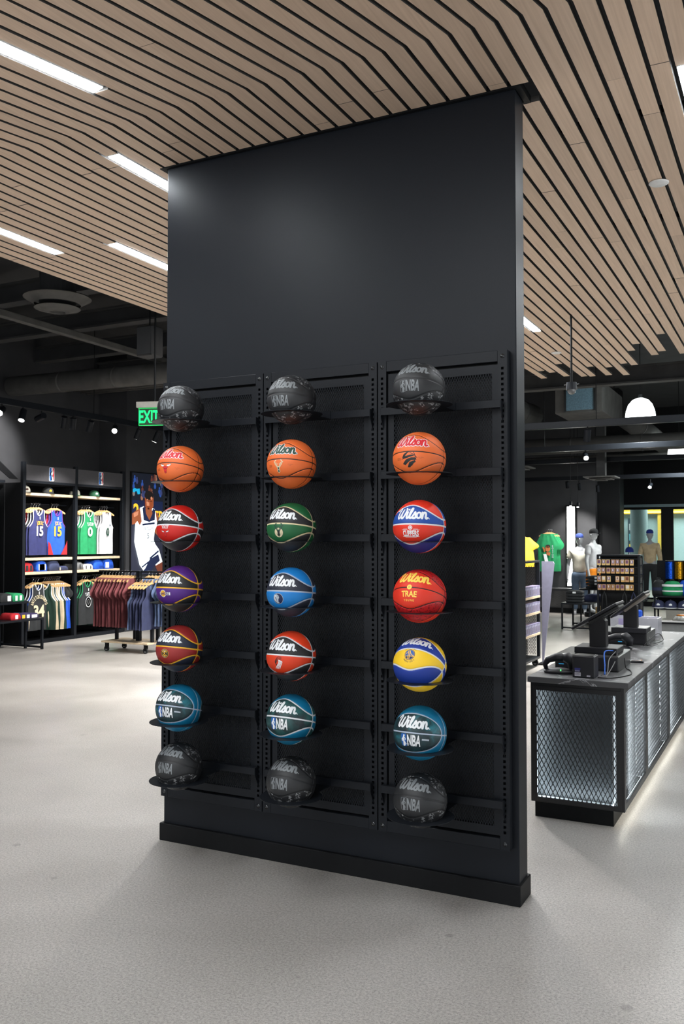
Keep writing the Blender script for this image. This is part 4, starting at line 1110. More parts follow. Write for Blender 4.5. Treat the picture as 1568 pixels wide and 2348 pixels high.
# ================================================================== LEFT WALL BAYS
BX = -7.8; BD = 0.60
PY = (6.40, 7.56, 8.76)
def bay(label, y0, y1, head, left_post=True, shelves=True, BX=BX, BD=BD, post=True):
    t = thing('display_bay', label, 'display bay', (BX, y0, 0))
    L = y1-y0; P = 0.06; S0 = 0.0 if left_post else P+0.001
    if left_post: MB().box(-0.06, 0, 0, P, 0, 2.935, b=0.002).build('post', M_STEEL, t)
    if post: MB().box(-0.06, 0, L, L+P, 0, 2.935, b=0.002).build('post', M_STEEL, t)
    MB().box(-BD, -BD+0.02, S0, L, 0.05, 2.6).build('back_panel', M_BLACK, t)
    MB().box(-0.05, 0.0, P, L, 0.0, 0.06).build('bottom_rail', M_STEEL, t)
    MB().box(-BD, -0.05, S0, L, 0.0, 0.05).build('deck', M_BLACK, t)
    for yy in (S0, L+P-0.02): MB().box(-BD, -0.06, yy, yy+0.02, 0.05, 2.6).build('side_panel', M_BLACK, t)
    MB().box(-0.05, 0.004, P, L, 2.60, 2.64).build('header_rail', M_STEEL, t)
    if head:
        b = MB().box(-0.03, 0.002, P+0.004, L-0.004, 2.64, 2.89).build('header_board', mat('header_board_grey', (0.055, 0.053, 0.058), 0.5), t)
        for pr, ink in ((move2d(BADGE, s=0.225), 'white'), (([(a, c2) for a, c2 in move2d(poly2d([(-.22, -.47), (-.02, -.47), (.0, -.2), (-.08, .1), (-.02, .47), (-.2, .47), (-.22, .4)]), s=0.225)[0]], poly2d([(-.22, -.47), (-.02, -.47), (.0, -.2), (-.08, .1), (-.02, .47), (-.2, .47), (-.22, .4)])[1]), 'blue'),
                        (move2d(poly2d([(.06, .47), (.2, .47), (.22, .4), (.22, -.4), (.16, -.47), (.08, -.1), (.14, .2)]), s=0.225), 'red'), (move2d(FIG, s=0.2), 'white')):
            o = flat('emblem', pr, INK[ink], b, (0.0025, L/2+P/2-0.0, 2.765), (0, 1, 0), (0, 0, 1), {'white': 0.0, 'blue': 0.001, 'red': 0.001}[ink] + (0.001 if pr[0] and len(pr[0]) > 60 else 0))
    if shelves:
        for z in (2.40, 1.35, 1.122):
            MB().box(-0.42, -0.012, P+0.003, L-0.045, z, z+0.042, b=0.001).build('shelf', M_PLY, t)
            MB().box(-0.42, -0.015, L-0.045, L-0.003, z, z+0.040).build('shelf_bracket', M_BLACK, t)
    for z in (2.27, 1.05):
        MB().cyl((-0.24, S0+0.02, z), (-0.24, L+0.04, z), 0.012, n=8).build('hang_rail', M_STEEL, t)
        MB().cyl((-0.23, 0.40, z+0.0), (-0.03, 0.40, z), 0.009, n=8).build('face_out_arm', M_STEEL, t); MB().cyl((-0.23, 0.80, z), (-0.03, 0.80, z), 0.009, n=8).build('face_out_arm', M_STEEL, t)
    return t
bay('left lit display bay with navy and blue jerseys', PY[0], PY[1], True)
bay('right lit display bay with green and white jerseys', PY[1]+0.0, PY[2], True, left_post=False)
bay('dark display bay at the far left edge', 5.22, 6.40-0.062, False, left_post=False, shelves=False, BX=-8.13, BD=0.30, post=False)
NAVYC = cloth('navy', srgb(40, 44, 92)); BLUEC = cloth('royal', srgb(24, 78, 178)); GRNC = cloth('green', srgb(24, 134, 82)); WHC = cloth('white', (0.66, 0.66, 0.68)); BLKC = cloth('black', (0.016, 0.018, 0.02))
WINEC = cloth('maroon', srgb(112, 56, 60)); SLATEC = cloth('slate_blue', srgb(76, 92, 124)); DNAVYC = cloth('dark_navy', srgb(40, 46, 76)); REDC = cloth('red', srgb(176, 26, 36)); CREAMC = cloth('cream', srgb(206, 190, 160)); DGRNC = cloth('dark_green', srgb(16, 48, 36)); GRYC = cloth('grey', srgb(110, 112, 114)); BBLUE = cloth('bright_blue', srgb(24, 84, 200)); ORC = cloth('orange', srgb(246, 140, 20)); YELC = cloth('yellow', srgb(250, 206, 40)); TANC = cloth('tan', srgb(184, 164, 132)); DENIM = cloth('denim', srgb(78, 96, 118))
TRW = cloth('trim_white', (0.74, 0.74, 0.76)); TRP = cloth('trim_purple', srgb(108, 52, 140)); TRG = cloth('trim_green', srgb(30, 130, 84)); TRS = cloth('trim_silver', (0.5, 0.52, 0.56))
FX = PI/2
def nnum(s, w=.14, h=.16, ink='white'): return ('number', fit2d(s, w, h, 0.03), INK[ink], -0.35)
def nname(s, ink, size=.085, arc=0.30): return ('name_lettering', move2d(arc_text(s, arc, PI/2, size, 0.02, 0.50, size*0.36/arc), 0, -arc), INK[ink], -0.215)
def tab(ink='white'): return ('neck_tab', rect2d(-.008, .008, -.022, .022), INK[ink], -0.135)
def facing(labels, y, z, body, trim, prints, behind, n, w=0.41, h=0.74, low=False):
    """a face-out arm: the front jersey with n more close behind it"""
    for k in range(n, -1, -1):
        x = BX-0.07-0.034*k
        dy = -0.022*k
        hanger(labels[2]+', %s from the front' % ORD[k] if k else labels[3], x, y+dy, z+0.015, FX, labels[4])
        if k == 0: shirt('tank', labels[0], x, y+dy, z+0.015, FX, body, trim, w, h, 1, None, prints=prints, th=0.018)
        else: shirt('tank', labels[1]+', %s from the front' % ORD[k], x, y+dy, z+0.015, FX, behind[(k-1) % len(behind)], trim, w, h, k, 'jerseys hanging behind the front ones', th=0.010)
ZR1, ZR2 = 2.27, 1.05
facing(('navy tank jersey with white trim and number 15, front of its arm', 'jersey just behind the navy number 15 one', 'wooden hanger behind the navy jersey', 'wooden hanger of the navy number 15 jersey', 'hangers in the upper left bay'), 6.80, ZR1, NAVYC, TRW, (nname('JOKIC', 'gold'), nnum('15'), tab()), (NAVYC, BLKC, REDC), 3)
facing(('royal blue tank jersey with yellow number 15 and red hem', 'dark jersey just behind the royal blue number 15 one', 'wooden hanger behind the royal blue jersey', 'wooden hanger of the royal blue number 15 jersey', 'hangers in the upper left bay'), 7.20, ZR1, BLUEC, TRP, (nname('JOKIC', 'gold'), nnum('15', .165, .165, 'gold'), tab(),
       ('hem_panel', poly2d([(-.215, -.16), (-.215, .06), (-.17, .03), (-.10, -.16)]), REDC, -.58), ('hem_panel', poly2d([(.215, -.16), (.215, .08), (.19, .02), (.07, -.16)]), REDC, -.58)), (NAVYC, REDC), 2)
facing(('green tank jersey with white trim and white number 0', 'jersey just behind the green number 0 one', 'wooden hanger behind the green jersey', 'wooden hanger of the green number 0 jersey', 'hangers in the upper right bay'), 7.97, ZR1, GRNC, TRW, (nname('TATUM', 'white'), nnum('0', .118, .165, 'white'), tab()), (GRNC, GRNC, WHC), 3)
facing(('white tank jersey with a green number 0, front of its arm', 'white or grey jersey just behind the white number 0 one', 'wooden hanger behind the white jersey', 'wooden hanger of the white number 0 jersey', 'hangers in the upper right bay'), 8.42, ZR1, WHC, TRW, (nname('TATUM', 'silver'), nnum('0', .075, .155, 'green'), tab('silver')), (WHC, GRYC, WHC), 3, w=0.36)
facing(('black tank jersey with cream number 34 under arched lettering', 'jersey just behind the black number 34 one', 'wooden hanger behind the black number 34 jersey', 'wooden hanger of the black number 34 jersey', 'hangers in the lower left bay'), 6.80, ZR2, BLKC, TRS, (('name_lettering', move2d(arc_text('ANTETOKOUNMPO', .155, PI/2, .085, .015, .5, .225), 0, -.165), INK['cream'], -.185), ('number', fit2d('34', .235, .20, .035), INK['cream'], -.43), tab(),
       ('side_panel', poly2d([(-.215, -.2), (-.19, .06), (-.205, .08), (-.218, 0)]), CREAMC, -.52), ('side_panel', poly2d([(.215, -.2), (.19, .06), (.205, .08), (.218, 0)]), CREAMC, -.52)), (BLUEC, BLKC), 2)
facing(('black tank jersey with green trim and outlined number 0', 'dark jersey just behind the black and green number 0 one', 'wooden hanger behind the black and green jersey', 'wooden hanger of the black and green number 0 jersey', 'hangers in the lower right bay'), 7.94, ZR2, BLKC, TRG, (nname('TATUM', 'white'), ('number_outline', fit2d('0', .135, .185, .05), INK['white'], -.35), ('number', move2d(fit2d('0', .118, .165, .03), 0, 0), TRG, -.3499), tab()), (DGRNC, BLKC), 2)
# side-hung rows in the lower bays
for k in range(8):
    y = 7.02+0.046*k; hanger('wooden hanger in the cream and green jersey row, %s from the left' % ORD[k], BX-0.16, y, ZR2+0.015, 0.5, 'hangers of the cream jersey row')
    c = (DGRNC, CREAMC, DGRNC, CREAMC, CREAMC, DGRNC, BBLUE, BBLUE)[k]
    shirt('tank', ('dark green', 'cream', 'dark green', 'cream', 'cream', 'dark green', 'bright blue', 'bright blue')[k]+' jersey, %s in the side-hung row beside the black number 34' % ORD[k], BX-0.16, y, ZR2+0.015, 0.5, c, TRW, 0.42, 0.76, k, 'side-hung jerseys in the lower left bay', th=0.012)
for k in range(3):
    y = 7.34+0.035*k; hanger('wooden hanger of the %s black garment by the middle post' % ORD[k], BX-0.2, y, ZR2+0.015, 0.4, 'hangers of the black garments')
    shirt('tee', '%s black garment hung beside the middle post of the bays' % ORD[k], BX-0.2, y, ZR2+0.015, 0.4, BLKC, None, 0.5, 0.6, k, 'black garments by the middle post', th=0.012, name='shirt', cat='shirt')
for k in range(6):
    y = 8.20+0.05*k; hanger('wooden hanger in the green and white jersey row, %s from the left' % ORD[k], BX-0.16, y, ZR2+0.015, 0.5, 'hangers of the green jersey row')
    shirt('tank', ('white' if k == 2 else 'green')+' jersey, %s in the side-hung row of the right bay' % ORD[k], BX-0.16, y, ZR2+0.015, 0.5, (DGRNC, GRNC, WHC, GRNC, GRNC, GRNC)[k], TRG, 0.42, 0.78, k, 'side-hung jerseys in the lower right bay', th=0.012)
for k in range(3):
    y = 5.75+0.16*k; hanger('dim wooden hanger in the dark bay, %s from the left' % ORD[k], -8.20-0.035*k, y, ZR1+0.015, FX, 'hangers in the dark bay')
    shirt('tank', 'dark grey jersey in the unlit far left bay, %s from the left' % ORD[k], -8.20-0.035*k, y, ZR1+0.015, FX, cloth('charcoal', (0.03, 0.03, 0.033)), TRS if k == 2 else None, 0.45, 0.74, k, 'jerseys in the dark bay', th=0.012)

# ---- caps and folded clothes on the shelves
def cap(label, x, y, z, rz, crown, brim, s=1.0, logo=None, group='caps'):
    t = thing('baseball_cap', label, 'cap', (x, y, z), rz, group)
    prof = [(0.092, 0), (0.094, 0.03), (0.088, 0.065), (0.07, 0.095), (0.042, 0.114), (0.012, 0.121), (0, 0.121)]
    MB().lathe([(r*s, q*s) for r, q in prof], n=18).build('crown', crown, t, True)
    m = MB(); n = 10; vs = []
    for i in range(n+1):
        a = -PI/2-1.25+2.5*i/n; c, q = math.cos(a), math.sin(a)
        vs += [(.09*s*c, .09*s*q, .006*s), (.105*s*c*0.95, (.09*q-.075*math.cos((i/n-.5)*PI*.95))*s, (.002-.012*math.cos((i/n-.5)*PI)*0+.0)*s)]
    vs2 = [(a, b, c+.004*s) for a, b, c in vs]; k = len(vs)
    fs = [(2*i, 2*i+1, 2*i+3, 2*i+2) for i in range(n)]
    m.add(vs+vs2, fs+[tuple(k+q for q in f[::-1]) for f in fs]+[(2*i+1, k+2*i+1, k+2*i+3, 2*i+3) for i in range(n)])
    m.build('brim', brim, t, True)
    MB().lathe([(0, .126*s), (.008*s, .124*s), (.008*s, .119*s)], n=8).build('button', brim, t)
    if logo:
        m = MB(); m.lathe([(0, .004), (.022*s, .003), (.024*s, 0)], n=12, M=Matrix.Translation((0, -.090*s, .05*s)) @ Matrix.Rotation(PI/2+.25, 4, 'X')); m.build('emblem', logo, t)
    return t
def folded(label, x, y, z, rz, m, w=0.24, d=0.3, h=0.06, band=None, group='folded clothes', tilt=0):
    t = thing('folded_shirt', label, 'folded shirt', (x, y, z), rz, group)
    n = 12; vs = []; fs = []
    sec = [(-w/2, 0.0), (-w/2-.006, h*.3), (-w/2+.004, h*.7), (-w*.32, h*.95), (0, h), (w*.32, h*.93), (w/2-.004, h*.68), (w/2+.006, h*.3), (w/2, 0.0)]
    for j, yy in enumerate((-d/2, -d/2+.01, -d/4, 0, d/4, d/2-.01, d/2)):
        k = 0.75 if j in (0, 6) else 1.0
        vs += [(a*(0.97 if k < 1 else 1), yy, b*k) for a, b in sec]
    q = len(sec)
    for j in range(6): fs += [(j*q+i, j*q+i+1, (j+1)*q+i+1, (j+1)*q+i) for i in range(q-1)]+[(j*q, (j+1)*q, (j+1)*q+q-1, j*q+q-1)]
    fs += [tuple(range(q)), tuple(6*q+i for i in range(q))[::-1]]
    mb = MB(); mb.add(vs, fs); mb.build('body', m, t, True)
    for bc, b0, b1 in (band or ()):
        mb = MB(); mb.box(b0*w, b1*w, -d/2-.003, -d/2+.004, h*.12, h*.70); mb.build('print', bc, t)
    return t
cap('pale grey cap on the top shelf of the left bay', BX-0.13, 6.55, 2.4425, 1.3, cloth('putty', srgb(150, 148, 138)), BLKC, 1.0, INK['brown'], 'caps on the top bay shelves')
cap('black cap with a gold badge on the top shelf of the left bay', BX-0.13, 7.06, 2.4425, 1.3, BLKC, BLKC, 1.0, INK['gold'], 'caps on the top bay shelves')
cap('white and green cap on the top shelf, next to the middle post', BX-0.13, 7.68, 2.4425, 1.3, cloth('putty', (0, 0, 0)), GRNC, 1.0, None, 'caps on the top bay shelves')
cap('dark green cap on the top shelf of the right bay', BX-0.13, 8.16, 2.4425, 1.3, cloth('bottle_green', srgb(30, 84, 56)), DGRNC, 1.0, INK['white'], 'caps on the top bay shelves')
for i, (y, m, lb, bd, h) in enumerate(((6.56, REDC, 'red and black folded shirt on the lower shelf by the left post', ((BLKC, -.2, .0), (BLKC, .2, .4)), .15), (6.86, BBLUE, 'blue folded shirt with a red and white print on the lower shelf', ((INK['white'], -.34, .34), (INK['red'], -.26, .26)), .17), (7.14, cloth('slate_navy', srgb(50, 58, 88)), 'slate navy folded shirts on the lower shelf of the left bay', (), .17), (7.34, DNAVYC, 'low dark blue folded shirt with a pale collar near the middle post', ((INK['cream'], -.4, -.3),), .08))):
    folded(lb, BX-0.17, y, 1.1645, FX, m, 0.22, 0.26, h, bd, 'folded shirts on the bay shelves')
for i, (y, m, lb, bd, h) in enumerate(((7.70, GRYC, 'grey folded shirt with yellow trim on the right bay shelf', ((INK['gold'], -.45, -.25), (INK['black'], .1, .2)), .14), (7.94, WHC, 'white folded shirt with black lines on the right bay shelf', ((INK['black'], -.3, -.22), (INK['black'], .2, .28)), .10), (8.20, BBLUE, 'bright blue folded shirts in the middle of the right bay shelf', (), .16), (8.47, BBLUE, 'white and blue folded shirt at the right end of the bay shelf', ((INK['white'], -.45, -.05),), .17))):
    folded(lb, BX-0.17, y, 1.1645, FX, m, 0.22, 0.26, h, bd, 'folded shirts on the bay shelves')

# ---- low black table at the far left with folded clothes
t = thing('nesting_table', 'black two-level table at the left picture edge', 'table', (-7.78, 5.60, 0))
for x in (-0.30, 0.26):
    for y in (-0.42, 0.58): MB().box(x, x+0.035, y, y+0.035, 0, 0.70, b=0.002).build('leg', M_STEEL, t)
MB().box(-0.32, 0.31, -0.43, 0.63, 0.70, 0.735, b=0.003).build('tabletop', M_STEEL, t)
MB().box(-0.26, 0.60, -0.38, 0.66, 0.455, 0.485, b=0.003).build('lower_top', M_STEEL, t)
for y in (-0.38, 0.62): MB().box(0.565, 0.60, y, y+0.035, 0, 0.455, b=0.002).build('leg', M_STEEL, t)
MB().box(-0.3, 0.6, 0.63, 0.65, 0.02, 0.05).build('foot_bar', M_STEEL, t)
for i, (y, m, h, bd, lb) in enumerate(((5.52, DGRNC, .17, ((INK['white'], -.2, .2),), 'taller dark green folded shirts with white print on the left table'), (5.80, BLKC, .14, ((INK['white'], .1, .4),), 'black folded shirts with white print on the left table'), (6.04, GRNC, .13, ((INK['white'], -.3, -.1), (INK['white'], .1, .3)), 'green and white striped folded shirts on the left table'))):
    folded(lb, -7.62, y, 0.736, FX, m, 0.22, 0.26, h, bd, 'folded clothes on the left table')
for i, (y, m, h, bd, lb) in enumerate(((5.76, REDC, .10, ((INK['white'], -.1, .2),), 'red folded shirt on the lower level of the left table'), (5.95, cloth('plum', srgb(44, 36, 74)), .09, ((INK['gold'], -.4, -.1), (INK['white'], .1, .4)), 'plum folded shirt with white print on the lower table level'), (6.12, cloth('plum', (0, 0, 0)), .08, ((INK['white'], -.3, .3),), 'low plum folded shirt at the right end of the lower table level'))):
    folded(lb, -7.36, y, 0.486, FX, m, 0.18, 0.24, h, bd, 'folded clothes on the left table')

# ---- diagonal dark bands of the wall graphic
for pts, lb in (([(5.1, 3.72), (5.45, 3.72), (6.9, 2.70), (6.72, 2.70)], 'dark diagonal painted band crossing the upper left wall'), ([(4.6, 2.62), (4.85, 2.62), (5.55, 3.25), (5.4, 3.3)], 'short dark diagonal band at the left picture edge of the wall')):
    m = MB(); m.prism(pts, -8.449, -8.44, 'x'); tag(m.build('wall_graphic_band', M_BLACK), lb, 'wall graphic', 'wall graphic bands')

# ---- lit screen with a player
scn = thing('wall_screen', 'tall lit screen showing a ball player in a white kit', 'screen', (-7.79, 8.98, 1.104))
SW_, SH_ = 1.12, 1.825
MB().box(-0.004, 0.03, -0.02, SW_+0.02, -0.02, SH_+0.02, b=0.003).build('casing', M_BLACK, scn)
def em(name, col, k=0.72): return mat('screen_'+name, col, 0.5, emit=k)
LAY = [0]
def art(name, p2, m):
    LAY[0] += 1
    return flat(name, p2, m, scn, (0.0304, 0, 0), (0, 1, 0), (0, 0, 1), 0.0005*LAY[0])
def sp_(pts):  # zoom coordinates of the screen picture -> metres on the screen
    return [((7.17+cx*.001814)-8.98, (2.957-cy*.001131)-1.104) for cx, cy in pts]
art('picture', rect2d(0, SW_, 0, SH_), em('night', (0.006, 0.008, 0.015)))
art('picture', rect2d(0, SW_, SH_*0.0, SH_*0.72), em('navy', (0.006, 0.012, 0.045)))
art('picture', poly2d(sp_([(990, 880), (1500, 880), (1500, 1700), (990, 1700)])), em('dusk', (0.018, 0.02, 0.035)))
rr = random.Random(5)
for k in range(26):
    cx, cy = rr.uniform(1005, 1490), rr.uniform(50, 420)
    c = rr.choice(((0.10, 0.03, 0.02), (0.02, 0.06, 0.25), (0.16, 0.14, 0.13), (0.03, 0.04, 0.12), (0.25, 0.12, 0.08)))
    p = sp_([(cx, cy)])[0]
    art('picture', join2d(disc2d(p[0], p[1]+.035, .022, 8), disc2d(p[0], p[1]-.03, .035, 8, ry=.05)), em('crowd_%d_%d' % (int(c[0]*100), int(c[2]*100)), c))
art('picture', poly2d(sp_([(998, 300), (1030, 275), (1060, 290), (1105, 280), (1112, 370), (1075, 380), (1060, 330), (1040, 330), (1030, 350), (998, 345)])), em('cyan', (0.01, 0.32, 0.55)))
art('picture', join2d(move2d(text2d('2', .36, .03, .9), .10, 1.12), move2d(text2d('UTER', .30, .03, .8), .62, 1.02)), em('gold', (0.75, 0.48, 0.03)))
SKIN = em('skin', (0.26, 0.075, 0.030)); SKIN2 = em('skin_light', (0.50, 0.20, 0.11)); WHT = em('white', (0.80, 0.88, 0.90), 1.1); KIT = em('kit_navy', (0.010, 0.016, 0.05))
art('picture', poly2d(sp_([(990, 700), (1060, 640), (1130, 600), (1150, 700), (1130, 900), (1060, 860), (990, 880)])), SKIN)
art('picture', poly2d(sp_([(1340, 640), (1400, 680), (1415, 800), (1380, 880), (1440, 1010), (1470, 1090), (1420, 1080), (1350, 1000), (1340, 800)])), SKIN)
art('picture', poly2d(sp_([(1010, 690), (1090, 650), (1080, 720), (1020, 760)])), SKIN2)
art('picture', poly2d(sp_([(1360, 1560), (1440, 1480), (1490, 1520), (1490, 1720), (1420, 1700)])), em('skin_dark', (0.13, 0.035, 0.02)))
art('picture', poly2d(sp_([(1110, 600), (1170, 570), (1240, 660), (1300, 590), (1350, 610), (1395, 870), (1350, 960), (1335, 1130), (1360, 1200), (1340, 1320), (1060, 1320), (1025, 1150), (1040, 860), (1070, 820), (1110, 890), (1140, 820)])), WHT)
art('picture', poly2d(sp_([(1150, 600), (1185, 570), (1260, 780), (1320, 600), (1355, 620), (1350, 790), (1260, 830), (1170, 800)])), KIT)
art('picture', poly2d(sp_([(1195, 600), (1300, 600), (1310, 690), (1262, 800), (1205, 690)])), SKIN)
art('picture', poly2d(sp_([(1060, 1320), (1360, 1200), (1420, 1290), (1480, 1500), (1370, 1560), (1330, 1450), (1290, 1500), (1170, 1635), (1110, 1540)])), WHT)
art('picture', poly2d(sp_([(1270, 1450), (1410, 1370), (1440, 1480), (1350, 1560), (1300, 1640), (1180, 1640)])), KIT)
art('picture', poly2d(sp_([(1260, 1430), (1410, 1300), (1420, 1330), (1280, 1450)])), KIT)
art('picture', poly2d(sp_([(1140, 1570), (1250, 1480), (1265, 1500), (1150, 1590)])), KIT)
art('picture', poly2d(sp_([(1145, 860), (1348, 830), (1348, 862), (1150, 892)])), KIT)
art('picture', join2d(disc2d(*sp_([(1252, 480)])[0], .115, 24, ry=.165), poly2d(sp_([(1185, 420), (1325, 420), (1325, 560), (1280, 660), (1235, 665), (1190, 570)]))), SKIN)
art('picture', join2d(disc2d(*sp_([(1250, 385)])[0], .13, 24, ry=.085)), em('hair', (0.008, 0.006, 0.006)))
art('picture', join2d(poly2d(sp_([(1205, 470), (1232, 440), (1236, 560), (1214, 560)])), disc2d(*sp_([(1290, 430)])[0], .03, 10), poly2d(sp_([(1235, 500), (1255, 500), (1258, 560), (1232, 560)]))), SKIN2)
art('picture', join2d(stroke2d(sp_([(1205, 480), (1240, 478)]), .006, 1), stroke2d(sp_([(1262, 478), (1300, 482)]), .006, 1), disc2d(*sp_([(1242, 605)])[0], .028, 10, ry=.02)), em('shade', (0.03, 0.008, 0.005)))
art('picture', join2d(move2d(text2d('WOLVES', .085, .0, .95), *sp_([(1250, 940)])[0]), move2d(text2d('5', .15, .005, .9), *sp_([(1240, 1060)])[0])), em('print_navy', (0.012, 0.016, 0.03)))

# ================================================================== ROLLING RACK (left, in front of the screen)
RX, RY = -5.78, 6.72
rk = thing('rolling_rack', 'rolling garment rack with a plywood base on casters, left of the partition', 'clothes rack', (RX, RY, 0))
MB().box(-0.44, 0.44, -0.26, 0.26, 0.135, 0.16, b=0.003).build('base_board', M_PLY, rk)
RZ = 1.20
for (x, y) in ((-0.36, 0.0), (-0.14, 0.16), (0.07, 0.0), (0.30, 0.16), (0.40, -0.1)):
    MB().box(x-0.022, x+0.022, y-0.022, y+0.022, 0.16, 0.355, b=0.002).build('post', M_STEEL, rk)
MB().box(0.03, 0.10, -0.03, 0.03, 0.16, 1.215, b=0.002).build('centre_post', M_STEEL, rk)
for (a, b) in ((-0.72, 0.02), (0.11, 0.72)): MB().box(a, b, -0.011, 0.011, RZ-0.012, RZ+0.012, b=0.002).build('hang_rail', M_STEEL, rk)
def caster(par, x, y, top=0.135):
    c = MB().box(x-0.03, x+0.03, y-0.03, y+0.03, top-0.008, top, b=0.001).build('caster', M_BOLT, par)
    m = MB(); m.box(x-0.03, x+0.02, y-0.018, y-0.014, 0.035, top-0.008); m.box(x-0.03, x+0.02, y+0.014, y+0.018, 0.035, top-0.008); m.build('fork', M_BLACK, c)
    m = MB(); m.cyl((x-0.01, y-0.012, 0.042), (x-0.01, y+0.012, 0.042), 0.042, n=18); m.build('wheel', M_RUBBER, c)
    m = MB(); m.cyl((x-0.01, y-0.0135, 0.042), (x-0.01, y+0.0135, 0.042), 0.022, n=14); m.build('hub', mat('grey_hub', (0.3, 0.3, 0.31), 0.5), c)
for x in (-0.37, 0.37):
    for y in (-0.2, 0.2): caster(rk, x, y)
for k in range(11):
    x = RX-0.64+0.062*k
    hanger('pale wooden hanger of the %s maroon shirt from the left' % ORD[k], x, RY, RZ+0.015, FX+0.05*math.sin(k*2.1), 'hangers of the maroon shirts')
    shirt('tee', '%s maroon shirt from the left on the rolling rack' % ORD[k], x, RY, RZ+0.015, FX+0.05*math.sin(k*2.1), WINEC, None, 0.60, 0.74, k, 'maroon shirts on the rolling rack', 'shirt', th=0.020, cat='shirt')
for k in range(6):
    x = RX+0.13+0.055*k
    hanger('wooden hanger of the %s low hung navy top from the left' % ORD[k], x, RY-0.13, RZ-0.075, FX, 'hangers of the navy tank tops')
    shirt('tank', '%s dark navy sleeveless top from the left, hung low mid rack' % ORD[k], x, RY-0.13, RZ-0.075, FX, SLATEC if k == 0 else DNAVYC, None, 0.44, 0.66, k, 'navy tank tops on the rolling rack', 'shirt', th=0.016, cat='shirt')
MB().box(0.11, 0.46, -0.14, -0.12, RZ-0.10, RZ-0.08, b=0.002).build('hang_rail', M_STEEL, rk)
for k in range(8):
    x = RX+0.20+0.068*k
    hanger('wooden hanger of the %s slate blue shirt from the left' % ORD[k], x, RY+0.06, RZ+0.015, FX+0.05*math.sin(k*1.7), 'hangers of the slate blue shirts')
    shirt('tee', '%s slate blue shirt from the left on the rolling rack' % ORD[k] if k < 7 else 'slate blue shirt with a tan print, frontmost on the right rail', x, RY+0.06, RZ+0.015, FX+0.05*math.sin(k*1.7), SLATEC, None, 0.58, 0.70, k, 'slate blue shirts on the rolling rack', 'shirt', th=0.022, cat='shirt',
          prints=() if k < 7 else (('print', join2d(rect2d(-.05, .02, -.015, -.002), rect2d(-.03, .05, -.10, -.04)), mat('tan_print', srgb(150, 122, 96), 0.6), -.26),))

# ================================================================== BODIES
def skin_mesh(name, verts, edges, radii, sub=2):
    me = bpy.data.meshes.new(name); me.from_pydata(verts, edges, [])
    ob = bpy.data.objects.new(name, me); COL.objects.link(ob)
    md = ob.modifiers.new('skin', 'SKIN'); md.use_smooth_shade = True
    for i, r in enumerate(radii): ob.data.skin_vertices[0].data[i].radius = r if isinstance(r, tuple) else (r, r)
    ob.data.skin_vertices[0].data[0].use_root = True
    s2 = ob.modifiers.new('sub', 'SUBSURF'); s2.levels = sub; s2.render_levels = sub
    dg = bpy.context.evaluated_depsgraph_get(); dg.update()
    out = bpy.data.meshes.new_from_object(ob.evaluated_get(dg))
    bpy.data.objects.remove(ob); bpy.data.meshes.remove(me); out.name = name
    return out
M_MANN = mat('mannequin_grey', (0.30, 0.31, 0.33), 0.45); M_MANNW = mat('mannequin_white', (0.60, 0.61, 0.62), 0.4)
